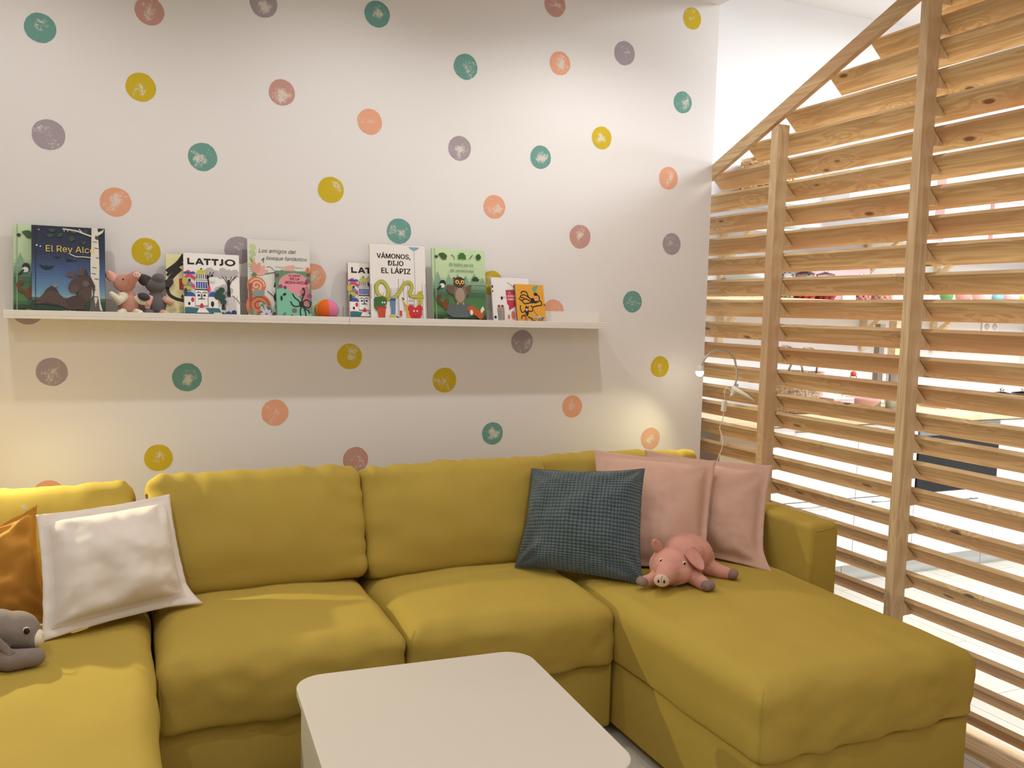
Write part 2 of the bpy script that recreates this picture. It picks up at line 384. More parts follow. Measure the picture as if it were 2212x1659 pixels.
# ------------------------------------------------------------------ soft shapes
def softbox(name, hx, hy, hz, r, parent, loc, rot=(0, 0, 0), mat=None, puff=(0, 0, 0, 0), n=(28, 28, 14), seed=0, wr=0.006, wfreq=5.0, fold=None, rb=.014, rv=.03, seams=()):
    """rounded upholstered block. r / rb = rounding of the top / bottom edges, rv = of the upright corners; puff = (top, front(-y), sides, back)"""
    mb = MB(); mat = mat or M_SOFA
    def dens(t):       # denser rows near the edges
        t = t * 2 - 1; return math.copysign(1 - (1 - abs(t)) ** 1.6, t)
    def place(p):
        X, Y, Z = p[0] * hx, p[1] * hy, p[2] * hz
        rr = r if Z > 0 else rb
        e = min(hx - abs(X), hy - abs(Y)); ez = hz - abs(Z)
        D = drop = 0.0; th = None
        if ez < 1e-7 and e < rr: th = (rr - (rr - e)) ; th = pi / 4 * (rr - e) / rr
        elif e < 1e-7 and ez < rr: th = pi / 2 - pi / 4 * (rr - ez) / rr
        if th is not None: D = rr * (1 - sin(th)); drop = rr * (1 - cos(th)); z2 = math.copysign(hz - drop, Z)
        else: D = e if e > 1e-7 else 0.0; z2 = Z; th = 0 if ez < 1e-7 else pi / 2
        a, b = hx - D, hy - D
        x2 = X * a / (hx - e) if hx - e > 1e-9 else X; y2 = Y * b / (hy - e) if hy - e > 1e-9 else Y
        q = (max(-a + rv, min(a - rv, x2)) if a > rv else 0, max(-b + rv, min(b - rv, y2)) if b > rv else 0)
        dx, dy = x2 - q[0], y2 - q[1]; L = math.hypot(dx, dy)
        if L > 1e-9 and abs(dx) > 1e-9 and abs(dy) > 1e-9:
            k = max(abs(dx), abs(dy)) / L; x2, y2 = q[0] + dx * k, q[1] + dy * k
        hn = Vector((dx, dy, 0)).normalized() if L > 1e-9 else Vector((0, 0, 0))
        nrm = hn * sin(th) + Vector((0, 0, math.copysign(cos(th), Z)))
        out = Vector((x2, y2, z2)); v = out.copy()
        a, b, c = v.x / hx, v.y / hy, v.z / hz
        fx = max(0, 1 - abs(a) ** 2.4); fy = max(0, 1 - abs(b) ** 2.4); fz = max(0, 1 - abs(c) ** 2.2)
        if c > 0: out.z += puff[0] * fx * fy * c
        if b < 0: out.y -= puff[1] * fx * fz * -b
        if b > 0: out.y += puff[3] * fx * fz * b
        out.x += math.copysign(puff[2] * fy * fz * abs(a), a)
        w = noise.noise(Vector((v.x * wfreq + seed, v.y * wfreq, v.z * wfreq * 1.4))) + .5 * noise.noise(Vector((v.x * wfreq * 2.3 + seed, v.y * wfreq * 2.3, v.z * wfreq * 2.3)))
        out += nrm * w * wr
        if fold: out += nrm * fold(v, a, b, c)
        return out
    NX, NY, NZ = n
    def face(fn, nu, nv): mb.grid(lambda u, v: place(fn(dens(u), dens(v))), nu, nv, mat)
    face(lambda u, v: (u, v, 1), NX, NY); face(lambda u, v: (u, v, -1), NX, NY)
    face(lambda u, v: (u, -1, v), NX, NZ); face(lambda u, v: (u, 1, v), NX, NZ)
    face(lambda u, v: (-1, u, v), NY, NZ); face(lambda u, v: (1, u, v), NY, NZ)
    o = mb.build(name, parent, loc, rot, merge=1e-5)
    for path in seams:
        sm = MB(); P = []
        for k in range(len(path) - 1):
            for i in range(14):
                t = i / 14; P.append(place(tuple(path[k][c] + (path[k + 1][c] - path[k][c]) * t for c in range(3))))
        P.append(place(path[-1])); sm.tube([p * 1.0008 for p in P], .0016, mat, 6); sm.build('seam', o)
    return o

# ------------------------------------------------------------------ sofa
sofa = thing('corner_sofa', 'mustard yellow U-shaped corner sofa with chaise against the dotted wall', 'sofa', (-1.7, -0.5, 0))
SO = Vector((1.7, 0.5, 0))
def sl(x, y, z): return (x + 1.7, y + 0.5, z)
def basebox(x0, x1, y0, y1, z0, z1, bev=0.012, name='base', mat=None):
    mb = MB(); mb.box(x0 + 1.7, x1 + 1.7, y0 + .5, y1 + .5, z0, z1, mat or M_SOFA)
    o = mb.build(name, sofa); bevel(o, bev, 3)
    for p in o.data.polygons: p.use_smooth = True
    return o
basebox(-2.45, -1.025, -0.96, -0.02, 0.035, 0.262)
basebox(-1.015, -0.222, -1.685, -0.02, 0.035, 0.262)
basebox(-3.45, -2.455, -2.5, -0.02, 0.035, 0.262)
basebox(-3.45, -0.235, -0.16, -0.02, 0.262, 0.655, name='back_frame')
# pleats: radiating folds near the front lower corners
def seatfold(amp, s0):
    def f(v, a, b, c):
        e = 0.0
        if b < -.55:
            k = (-b - .55) / .45
            e += .6 * amp * k * (0.6 * sin(v.x * 34 + 6 * noise.noise(Vector((v.x * 3, s0, v.z * 6)))) * (0.35 + .65 * abs(a)) * (1 - c * .6))
            e += amp * 1.2 * k * noise.noise(Vector((v.x * 14 + s0, v.z * 5, v.z * 20)))
        return e
    return f
SH = 0.106
CS = [[(-1, -1, -.97), (-1, -1, 1)], [(1, -1, -.97), (1, -1, 1)]]
softbox('seat_cushion', 0.3475, 0.405, SH, 0.060, sofa, sl(-2.101, -0.580, 0.262 + SH), puff=(.028, .022, 0.0, 0), seed=3, fold=seatfold(.007, 3), n=(44, 36, 18), seams=CS)
softbox('seat_cushion', 0.360, 0.405, SH, 0.060, sofa, sl(-1.3895, -0.580, 0.262 + SH), puff=(.026, .018, 0.0, 0), seed=13, fold=seatfold(.005, 9), n=(44, 36, 18), seams=CS)
softbox('seat_cushion', 0.407, 0.755, SH, 0.062, sofa, sl(-0.618, -0.945, 0.262 + SH), puff=(.024, .016, 0.008, 0), seed=23, fold=seatfold(.0065, 5), n=(50, 64, 20), seams=CS)
softbox('seat_cushion', 0.497, 1.16, SH, 0.062, sofa, sl(-2.952, -1.36, 0.262 + SH), puff=(.030, .018, 0.0, 0), seed=33, fold=seatfold(.006, 1), n=(44, 64, 18), wr=.010)
def backfold(s0):
    def f(v, a, b, c):
        e = 0
        if c > .35: e += .020 * (c - .35) * noise.noise(Vector((v.x * 24 + s0, v.z * 4, 1)))
        if abs(a) > .6: e += .022 * (abs(a) - .6) * noise.noise(Vector((v.x * 6 + s0, v.y * 4, v.z * 26)))
        e += .0022 * noise.noise(Vector((v.x * 3, s0, v.z * 14)))
        return e
    return f
def bcush(xc, y, z, hx, hz, rx, rz, ry=0, seed=0, hy=.10):
    return softbox('back_cushion', hx, hy, hz, 0.035, sofa, sl(xc, y, z), rot=(rx, ry, rz), puff=(.010, .045, 0.003, .02), seed=seed, fold=backfold(seed), n=(44, 16, 30), wr=.006, rb=.03, rv=.03)
bcush(-2.103, -0.365, 0.655, .354, .198, radians(-17), 0, ry=radians(-.5), seed=41)
bcush(-1.390, -0.365, 0.652, .358, .198, radians(-17), 0, ry=radians(-.8), seed=52)
bcush(-0.640, -0.275, 0.645, .400, .195, radians(-16), 0, seed=63)
bcush(-2.890, -0.345, 0.615, .405, .205, radians(-22), radians(-2), ry=radians(-2.5), seed=74)
# armrest with piping
mb = MB(); mb.box(-.071, .071, -.49, .49, 0, .645, M_SOFA)
arm = mb.build('armrest', sofa, sl(-0.163, -0.515, 0.035)); bevel(arm, .022, 4)
for p in arm.data.polygons: p.use_smooth = True
mb = MB(); R_ = .064
R_ = .055
pts = [(-R_, -.4905, .02), (-R_, -.4905, .60), (-R_ + .010, -.4905, .622), (R_ - .012, -.4905, .628)]
mb.tube(pts, .0022, M_SOFA, 8); mb.build('piping', arm)
# corner seams of the seat cushions (stitched edge)
def seam(x, y, z0, z1, dx=0):
    mb = MB(); mb.tube([sl(x, y, z0), sl(x - dx * .3, y, (z0 + z1) / 2), sl(x + dx, y + .012, z1)], .0022, M_SOFA, 6); mb.build('cushion_seam', sofa)
for lx, ly in ((-2.4, -.9), (-1.1, -.9), (-.3, -1.55), (-.95, -1.55), (-3.4, -2.4), (-2.52, -2.4)):
    mb = MB(); mb.lathe([(.022, 0), (.025, .036)], paint('#3a332c', .5), c=sl(lx, ly, 0), n=12); mb.build('leg', sofa)

# ------------------------------------------------------------------ throw pillows
def pillow(name, label, BL, BR, TR, TL, thick, mat, flange=.026, pinch=.06, seed=0, wr=.012, flop=None, cat='pillow', n=44, group=None, bulge=0.50, uvscale=1, sag=0.0, piping=True):
    BL, BR, TR, TL = map(Vector, (BL, BR, TR, TL))
    nrm = ((BR - BL).cross(TL - BL)).normalized()   # faces the room
    if nrm.y > 0: nrm = -nrm
    base = (BL + BR) / 2
    t = bpy.data.objects.new(name, None); COL.objects.link(t); t.location = base; t.empty_display_size = .05
    tag(t, label, cat, group)
    wv = (BR - BL).length; hv = (TL - BL).length
    def outline(s, q):
        # edges curve inward between the corners
        s2 = s + (0.5 - s) * pinch * 2 * (4 * q * (1 - q)) ** 1.0 * (abs(s - .5) * 2) ** 2
        q2 = q + (0.5 - q) * pinch * 2 * (4 * s * (1 - s)) ** 1.0 * (abs(q - .5) * 2) ** 2
        p = BL * (1 - s2) * (1 - q2) + BR * s2 * (1 - q2) + TR * s2 * q2 + TL * (1 - s2) * q2
        return p
    fs, fq = flange / wv, flange / hv
    def prof(s, q):
        a = (s - fs) / (1 - 2 * fs); b = (q - fq) / (1 - 2 * fq)
        if a <= 0 or a >= 1 or b <= 0 or b >= 1: return 0.0
        b2 = b ** (1.0 + sag)
        return ((4 * a * (1 - a)) ** bulge) * ((4 * b2 * (1 - b2)) ** bulge)
    def side(sgn):
        def f(u, v):
            u = .5 - .5 * cos(pi * u) if flange < .012 else u; v = .5 - .5 * cos(pi * v) if flange < .012 else v
            p = outline(u, v); h = prof(u, v)
            # folds running in from the corners and edges
            du, dv = min(u, 1 - u), min(v, 1 - v)
            w = noise.noise(Vector((u * 4 + seed, v * 4, seed))) + .45 * noise.noise(Vector((u * 9 + seed, v * 6, 2)))
            ang = math.atan2(dv + .02, du + .02)
            rad = math.hypot(du, dv)
            fold = sin(ang * 11 + seed + 3 * noise.noise(Vector((u * 3, v * 3, seed)))) * math.exp(-rad * 5) * min(1, rad * 9)
            ripple = 0.003 * noise.noise(Vector((u * 16 + seed, v * 16, 5)))
            d = sgn * (h * thick / 2 + .0012) + (wr * w * min(1, h * 1.6) + wr * .9 * fold * min(1, h * 2.5)) + ripple
            if min(u, 1 - u) < fs or min(v, 1 - v) < fq: d += .004 * noise.noise(Vector((u * 8 + seed, v * 8, 1)))
            o = p + nrm * d - base
            if flop: o += flop(u, v)
            return o
        return f
    mb = MB()
    mb.grid(side(1), n, n, mat, uv=True); mb.grid(side(-1), n, n, mat, uv=True, flip=True)
    f1, f2 = side(1), side(-1)
    for k in range(n):
        for (a, b) in (((k / n, 0), ((k + 1) / n, 0)), ((k / n, 1), ((k + 1) / n, 1)), ((0, k / n), (0, (k + 1) / n)), ((1, k / n), (1, (k + 1) / n))):
            mb.add([f1(*a), f1(*b), f2(*b), f2(*a)], [(0, 1, 2, 3)], mat, True)
    mb.build('cushion_body', t, merge=2e-4)
    if flange > .012 and piping:
        sm = MB(); L = []
        m_ = 24; e = .9
        for (a0, a1) in (((fs, fq), (1 - fs, fq)), ((1 - fs, fq), (1 - fs, 1 - fq)), ((1 - fs, 1 - fq), (fs, 1 - fq)), ((fs, 1 - fq), (fs, fq))):
            for k in range(m_): L.append(f1(a0[0] + (a1[0] - a0[0]) * k / m_, a0[1] + (a1[1] - a0[1]) * k / m_))
        L.append(L[0]); L = [p + nrm * .0006 for p in L]
        sm.tube(L, .0011, mat, 5); sm.build('edge_seam', t)
    return t
M_PW = cloth('white_cotton', '#dfd4c9', 800, .08, .1, .02)
M_PP = cloth('pink_cotton', '#cba492', 800, .08, .1, .03)
M_PM = cloth('ochre_cotton', '#bb8438', 800, .08, .1, .05)
M_TAG = paint('#e8e4da', .6)
# waffle weave
def waffle():
    m, nt, b = mat_base('blue_waffle_fabric')
    uv = N(nt, 'ShaderNodeUVMap'); mp = N(nt, 'ShaderNodeMapping'); mp.inputs['Scale'].default_value = (46 * pi, 46 * pi, 1)
    nt.links.new(uv.outputs[0], mp.inputs[0]); sp = N(nt, 'ShaderNodeSeparateXYZ'); nt.links.new(mp.outputs[0], sp.inputs[0])
    outs = []
    for i in (0, 1):
        s = N(nt, 'ShaderNodeMath', operation='SINE'); nt.links.new(sp.outputs[i], s.inputs[0])
        a = N(nt, 'ShaderNodeMath', operation='ABSOLUTE'); nt.links.new(s.outputs[0], a.inputs[0])
        p = N(nt, 'ShaderNodeMath', operation='POWER'); p.inputs[1].default_value = .5 if i == 0 else .6; nt.links.new(a.outputs[0], p.inputs[0]); outs.append(p)
    mu = N(nt, 'ShaderNodeMath', operation='MULTIPLY'); nt.links.new(outs[0].outputs[0], mu.inputs[0]); nt.links.new(outs[1].outputs[0], mu.inputs[1])
    tc = N(nt, 'ShaderNodeTexCoord'); nz = N(nt, 'ShaderNodeTexNoise'); nz.inputs['Scale'].default_value = 60; nt.links.new(tc.outputs['Object'], nz.inputs['Vector'])
    cr = N(nt, 'ShaderNodeValToRGB'); e = cr.color_ramp.elements
    e[0].position = .15; e[0].color = lin('#2b353a'); e[1].position = .8; e[1].color = lin('#56696f')
    nt.links.new(mu.outputs[0], cr.inputs[0])
    mx = N(nt, 'ShaderNodeMix', data_type='RGBA', blend_type='MULTIPLY'); mx.inputs[0].default_value = .35
    nt.links.new(cr.outputs[0], mx.inputs[6]); nt.links.new(nz.outputs[0], mx.inputs[7])
    nt.links.new(mx.outputs[2], b.inputs['Base Color'])
    bp = N(nt, 'ShaderNodeBump'); bp.inputs['Distance'].default_value = .004; bp.inputs['Strength'].default_value = 1
    nt.links.new(mu.outputs[0], bp.inputs['Height']); nt.links.new(bp.outputs[0], b.inputs['Normal'])
    b.inputs['Roughness'].default_value = .9; b.inputs['Sheen Weight'].default_value = .3
    return m
M_WAF = waffle()
def corner_flop(cu, cv, vec, rad=.16):
    def f(u, v):
        d = math.hypot(u - cu, v - cv)
        return Vector(vec) * max(0, 1 - d / rad) ** 1.5
    return f
pillow('white_throw_pillow', 'white cotton throw pillow leaning at the left end of the sofa', (-2.735, -.80, .50), (-2.335, -.60, .50), (-2.392, -.46, .818), (-2.757, -.62, .812), .21, M_PW, seed=2.0, pinch=.022, wr=.020,
       flop=corner_flop(1, 0, (.03, -.03, .004), .18))
pillow('pink_throw_pillow', 'pink cotton throw pillow behind the plush pig, beside the blue waffle pillow', (-.930, -.670, .50), (-.585, -.860, .50), (-.396, -.645, .867), (-.813, -.41, .889), .16, M_PP, seed=7, pinch=.022, wr=.010)
pillow('pink_throw_pillow', 'pink cotton throw pillow leaning on the sofa armrest', (-.62, -.52, .50), (-.335, -.88, .488), (-.160, -.70, .846), (-.548, -.365, .872), .16, M_PP, seed=15, pinch=.03, wr=.016,
       flop=corner_flop(1, 0, (.01, -.04, -.002), .2))
pillow('blue_throw_pillow', 'dark blue waffle-weave throw pillow in the corner of the chaise', (-1.222, -.575, .497), (-.875, -.895, .492), (-.759, -.70, .863), (-1.100, -.438, .834), .15, M_WAF, flange=.004, seed=23, pinch=.03, wr=.014, n=64, bulge=.45)
pm = pillow('ochre_throw_pillow', 'ochre cotton throw pillow at the far left, behind the white pillow', (-3.06, -.74, .50), (-2.712, -.625, .50), (-2.755, -.60, .838), (-3.16, -.60, .655), .17, M_PM, flange=.012, seed=31, pinch=.05, wr=.034)
mb = MB(); mb.box(-.005, .005, -.0006, .0006, 0, .012, M_TAG)
mb.build('care_tag', pm, loc=Vector((-2.785, -.610, .828)) - pm.location, rot=(0, -.4, 0))

# ------------------------------------------------------------------ plush animals
def fuzzy(name, hexcol, var=.12):
    m, nt, b = mat_base(name); c = lin(hexcol)
    tc = N(nt, 'ShaderNodeTexCoord'); nz = N(nt, 'ShaderNodeTexNoise'); nz.inputs['Scale'].default_value = 22; nz.inputs['Detail'].default_value = 5
    nt.links.new(tc.outputs['Object'], nz.inputs['Vector'])
    mx = N(nt, 'ShaderNodeMix', data_type='RGBA')
    mx.inputs[6].default_value = tuple(v * (1 - var * 1.6) for v in c[:3]) + (1,); mx.inputs[7].default_value = tuple(min(1, v * (1 + var)) for v in c[:3]) + (1,)
    nt.links.new(nz.outputs[0], mx.inputs[0]); nt.links.new(mx.outputs[2], b.inputs['Base Color'])
    n2 = N(nt, 'ShaderNodeTexNoise'); n2.inputs['Scale'].default_value = 260; n2.inputs['Detail'].default_value = 2; nt.links.new(tc.outputs['Object'], n2.inputs['Vector'])
    bp = N(nt, 'ShaderNodeBump'); bp.inputs['Strength'].default_value = .5; bp.inputs['Distance'].default_value = .003
    nt.links.new(n2.outputs[0], bp.inputs['Height']); nt.links.new(bp.outputs[0], b.inputs['Normal'])
    b.inputs['Roughness'].default_value = .95; b.inputs['Specular IOR Level'].default_value = .1; b.inputs['Sheen Weight'].default_value = .5
    b.inputs['Sheen Tint'].default_value = c
    return m
M_PIG = fuzzy('pink_plush', '#d3998a', .16); M_PIGL = fuzzy('pale_pink_plush', '#e2ae9e'); M_GREY = fuzzy('grey_plush', '#6d686a'); M_CREAM = fuzzy('cream_plush', '#e6dcc2')
M_HOOF = fuzzy('hoof_plush', '#8d7870'); M_BUN = fuzzy('taupe_plush', '#877b73', .16); M_NOSE = fuzzy('snout_felt', '#dcc0ae'); M_DGREY = fuzzy('dark_grey_plush', '#4c484a')
M_BLACK = paint('#1d1613', .15); M_EYEW = paint('#e8dccc', .4)
def blob(name, shapes, mat, parent, voxel=.004, smooth=8):
    """continuous body: ellipsoids and tapered limbs fused by a voxel remesh"""
    mb = MB()
    for s in shapes:
        if s[0] == 'b':
            Mx = Matrix.Rotation(s[3], 3, s[4]) if len(s) > 3 else None
            mb.ball(s[1], s[2], mat, 20, Mx)
        else:
            pts, rs = s[1], s[2]
            mb.tube(pts, rs, mat, 14); mb.ball(pts[0], rs[0], mat, 12); mb.ball(pts[-1], rs[-1], mat, 12)
    o = mb.build(name, parent)
    r = o.modifiers.new('fuse', 'REMESH'); r.mode = 'VOXEL'; r.voxel_size = voxel; r.use_smooth_shade = True
    sm = o.modifiers.new('soft', 'SMOOTH'); sm.iterations = smooth; sm.factor = .5
    return o
def earshape(name, tip, base_c, wide, mat, parent, cup=.3, thick=.004, fold=0.0, inner=None):
    tip, c = Vector(tip), Vector(base_c); ax = (tip - c); L = ax.length; ax.normalize()
    side = Vector(wide).normalized(); wd = Vector(wide).length; nr = ax.cross(side).normalized()
    mb = MB()
    for sg, mt in ((1, mat), (-1, inner or mat)):
        def f(u, v, sg=sg):
            s = u * 2 - 1
            wdt = wd * (math.sqrt(max(0, 1 - v ** 2.4))) * (0.75 + .5 * v * (1 - v) * 2)
            p = c + ax * (L * v) + side * (s * wdt) + nr * (cup * wd * (s * s - .5) + fold * v * v * L)
            return p + nr * (sg * thick * (1 - s * s) * .9)
        mb.grid(f, 12, 12, mt)
    return mb.build(name, parent, merge=1e-4)

# big plush pig lying on the chaise, head toward the left
pig = thing('plush_pig', 'pink plush pig with grey-brown hooves lying on the chaise in front of the pink pillows', 'soft toy', (-.70, -.92, .505))
def pl(x, y, z): return (x + .70, y + .92, z - .505)
blob('body', [
    ('b', pl(-.655, -.845, .572), (.090, .092, .070), radians(-12), 'Z'),
    ('b', pl(-.690, -.870, .588), (.070, .080, .055)),
    ('b', pl(-.620, -.840, .556), (.065, .082, .060)),
    ('b', pl(-.775, -.915, .558), (.078, .076, .062)),
    ('b', pl(-.770, -.940, .545), (.062, .060, .048)),
    ('t', [pl(-.805, -.950, .552), pl(-.838, -.975, .546), pl(-.858, -.990, .541)], [.048, .036, .029]),
    ('t', [pl(-.720, -.960, .530), pl(-.712, -1.015, .517), pl(-.711, -1.025, .515)], [.030, .024, .022]),
    ('t', [pl(-.800, -.90, .53), pl(-.862, -.925, .518), pl(-.885, -.925, .516)], [.026, .022, .019]),
    ('t', [pl(-.615, -.88, .535), pl(-.575, -.935, .521), pl(-.560, -.950, .519)], [.034, .025, .022]),
], M_PIG, pig, voxel=.0035, smooth=6)
def hoof(p, q, r=.021):
    mb = MB(); a, b = Vector(p), Vector(q)
    d = (b - a).normalized(); sd = d.cross(Vector((0, 0, 1))).normalized()
    for s in (-1, 1):
        mb.ball(a + d * .008 + sd * (s * r * .42), (r * .78, r * .78, r * .86), M_HOOF, 14)
        mb.ball(b + sd * (s * r * .40), (r * .66, r * .66, r * .72), M_HOOF, 14)
    o = mb.build('hoof', pig); r_ = o.modifiers.new('fuse', 'REMESH'); r_.mode = 'VOXEL'; r_.voxel_size = .003; r_.use_smooth_shade = True
hoof(pl(-.709, -1.030, .517), pl(-.706, -1.046, .515), .022); hoof(pl(-.890, -.925, .516), pl(-.903, -.926, .515), .020); hoof(pl(-.553, -.956, .519), pl(-.540, -.968, .518), .021)
sn_c = Vector(pl(-.8745, -1.006, .5395)); sn_d = Vector((-.60, -.78, -.06)).normalized()
q_ = sn_d.to_track_quat('Z', 'Y').to_matrix()
mb = MB(); mb.ball(sn_c, (.026, .022, .009), M_NOSE, 20, q_); mb.build('snout', pig)
for s_ in (-1, 1):
    mb = MB(); mb.ball(sn_c + q_ @ Vector((s_ * .0095, .000, .0078)), (.0038, .0062, .0028), M_BLACK, 12, q_); mb.build('nostril', pig)
mb = MB(); mb.tube([sn_c + q_ @ Vector(v) for v in ((0, -.004, .0085), (0, .010, .008), (.002, .020, .004))], .0011, M_HOOF, 6); mb.build('snout_seam', pig)
mb = MB(); mb.tube([pl(*v) for v in ((-.842, -1.003, .522), (-.818, -1.006, .517), (-.795, -1.004, .521), (-.778, -1.000, .532))], .0013, M_HOOF, 6); mb.build('mouth', pig)
def surf_eye(x, y, z):
    ex = Vector(pl(x, y, z)); mb = MB(); mb.ball(ex, (.0062, .0045, .0066), M_EYEW, 14); mb.build('eye', pig)
    mb = MB(); mb.ball(ex + Vector((-.0010, -.0028, -.0006)), (.0042, .0028, .0048), M_BLACK, 12); mb.build('pupil', pig)
surf_eye(-.768, -.983, .584); surf_eye(-.835, -.938, .588)
earshape('ear', pl(-.845, -.905, .655), pl(-.808, -.895, .604), (.020, .0, .008), M_PIG, pig, cup=.4)
earshape('ear', pl(-.700, -1.005, .562), pl(-.735, -.950, .612), (.034, .020, .010), M_PIG, pig, cup=.45, fold=-.12)

# two small plush toys on the ledge
LZ = 1.3745
def small_toy(x, name, label, body, head, belly, limb, flip=1, pigface=True):
    t = thing(name, label, 'soft toy', (x, -.062, LZ))
    blob('body', [('b', (0, .002, .046), (.030, .024, .045)), ('b', (0, .004, .072), (.024, .020, .022))], belly, t, .003, 5)
    return t
tp = thing('plush_piglet', 'small pink plush pig with cream arms sitting on the ledge by the moose book', 'soft toy', (-2.512, -.060, LZ))
blob('body', [('b', (.012, 0, .042), (.034, .026, .042)), ('b', (.008, .002, .075), (.024, .02, .02)),
              ('b', (-.003, -.002, .118), (.037, .030, .032)), ('t', [(.012, -.012, .125), (.026, -.028, .140), (.032, -.036, .146)], [.024, .018, .016])], M_PIG, tp, .003, 5)
mb = MB(); mb.tube([(-.008, -.014, .070), (-.024, -.022, .056), (-.034, -.026, .070), (-.045, -.028, .080)], [.018, .017, .011, .008], M_CREAM, 12); mb.ball((-.008, -.014, .070), .018, M_CREAM); mb.ball((-.045, -.028, .080), .0082, M_CREAM); mb.build('arm', tp)
mb = MB(); mb.tube([(.032, -.010, .070), (.048, -.018, .054), (.062, -.024, .050)], [.012, .010, .008], M_CREAM, 12); mb.ball((.062, -.024, .05), .0085, M_CREAM); mb.build('arm', tp)
for sx in (-1, 1):
    mb = MB(); mb.tube([(.012 + sx * .018, -.010, .018), (.014 + sx * .030, -.034, .013)], [.015, .013], M_CREAM, 12); mb.ball((.014 + sx * .030, -.036, .013), .0135, M_CREAM); mb.build('leg', tp)
earshape('ear', (-.056, -.010, .160), (-.034, -.008, .124), (.020, 0, .004), M_PIGL, tp, cup=.3)
earshape('ear', (.048, .004, .160), (.030, .002, .140), (.010, 0, -.004), M_PIGL, tp, cup=.4)
mb = MB(); mb.ball((.036, -.050, .147), (.013, .005, .010), M_NOSE, 16, Matrix.Rotation(radians(-22), 3, 'X')); mb.build('snout', tp)
mb = MB(); mb.ball((.032, -.0548, .1485), .0018, M_BLACK, 8); mb.ball((.0395, -.0545, .1485), .0018, M_BLACK, 8); mb.build('nostrils', tp)
mb = MB(); mb.ball((-.008, -.0315, .131), .0028, M_BLACK, 10); mb.build('eye', tp)
te = thing('plush_elephant', 'small dark grey plush elephant with pink paws sitting beside the plush piglet', 'soft toy', (-2.418, -.060, LZ))
blob('body', [('b', (.006, 0, .042), (.034, .026, .042)), ('b', (.004, .002, .075), (.025, .02, .02)),
              ('b', (.004, 0, .115), (.036, .030, .028)), ('b', (.012, -.014, .138), (.022, .020, .019))], M_GREY, te, .003, 5)
earshape('ear', (-.046, -.010, .152), (-.018, -.010, .116), (.024, 0, .008), M_DGREY, te, cup=.25)
earshape('ear', (.054, -.004, .142), (.034, -.006, .108), (.020, 0, .0), M_DGREY, te, cup=.25)
mb = MB(); mb.tube([(-.016, -.012, .074), (-.024, -.022, .05), (-.024, -.024, .036)], [.013, .013, .009], M_PIGL, 12); mb.ball((-.024, -.024, .036), .009, M_PIGL); mb.build('arm', te)
mb = MB(); mb.ball((-.036, -.030, .073), (.021, .012, .013), M_DGREY, 14, Matrix.Rotation(radians(15), 3, 'Y')); mb.build('paw', te)
mb = MB(); mb.tube([(.030, -.008, .068), (.042, -.016, .060), (.052, -.020, .056)], [.011, .010, .010], M_PIGL, 12); mb.ball((.052, -.020, .056), .0105, M_PIGL); mb.build('arm', te)
mb = MB(); mb.tube([(-.014, -.010, .016), (-.022, -.034, .014)], [.016, .014], M_GREY, 12); mb.ball((-.022, -.036, .014), .0145, M_GREY); mb.build('leg', te)
mb = MB(); mb.tube([(.024, -.010, .016), (.032, -.034, .014)], [.015, .013], M_PIGL, 12); mb.ball((.032, -.036, .014), .0135, M_PIGL); mb.build('leg', te)

# grey-brown plush rabbit lying at the far left
tb = thing('plush_rabbit', 'grey-brown plush rabbit with white muzzle lying at the left end of the sofa', 'soft toy', (-2.83, -.90, .50))
blob('body', [('b', (0.045, .0, .072), (.058, .060, .050), radians(20), 'Y'), ('b', (-.005, -.005, .088), (.062, .064, .046)), ('b', (.078, -.010, .052), (.030, .036, .030)),
              ('b', (-.10, -.01, .06), (.10, .08, .058)), ('t', [(-.04, -.05, .04), (.04, -.085, .026), (.095, -.070, .022)], [.032, .028, .023]), ('t', [(-.10, -.06, .03), (-.02, -.100, .02)], [.035, .026])], M_BUN, tb, .004, 6)
mb = MB(); mb.ball((.092, -.016, .052), (.020, .027, .024), M_CREAM, 16); mb.build('muzzle', tb)
mb = MB(); mb.ball((.072, -.0485, .086), (.009, .005, .0095), M_EYEW, 14); mb.build('eye_rim', tb)
mb = MB(); mb.ball((.0735, -.0520, .086), (.0075, .005, .0085), M_BLACK, 14); mb.build('eye', tb)
earshape('ear', (.052, -.100, .040), (-.035, -.062, .112), (.012, .010, -.034), M_BUN, tb, cup=.25, thick=.006)
earshape('ear', (-.15, -.010, .115), (.000, .0, .134), (.0, .034, .012), M_BUN, tb, cup=.25, thick=.006)
mb = MB()
for k in range(4): mb.tube([(.102, -.030, .056 + .003 * k), (.125, -.040 + .006 * k, .064 + .002 * k), (.142, -.045 + .01 * k, .060 + .001 * k)], .0005, M_EYEW, 4)
mb.build('whiskers', tb)

# ------------------------------------------------------------------ coffee table
M_TAB = paint('#cbc2b7', .45, .01)
def rrect(hx, hy, r, n=10):
    P = []
    for cx, cy, a0 in ((hx - r, hy - r, 0), (-hx + r, hy - r, 90), (-hx + r, -hy + r, 180), (hx - r, -hy + r, 270)):
        for i in range(n + 1): a = radians(a0 + 90 * i / n); P.append((cx + r * cos(a), cy + r * sin(a)))
    return P
tt = thing('coffee_table', 'square white coffee table with rounded corners in front of the sofa', 'table', (-1.812, -1.520, 0), radians(-3))
mb = MB(); mb.prism(rrect(.330, .352, .078), 2, .428, .450, M_TAB); o = mb.build('table_top', tt); bevel(o, .003, 2)
mb = MB(); mb.prism(rrect(.318, .340, .070), 2, .0, .428, M_TAB); o = mb.build('table_body', tt)

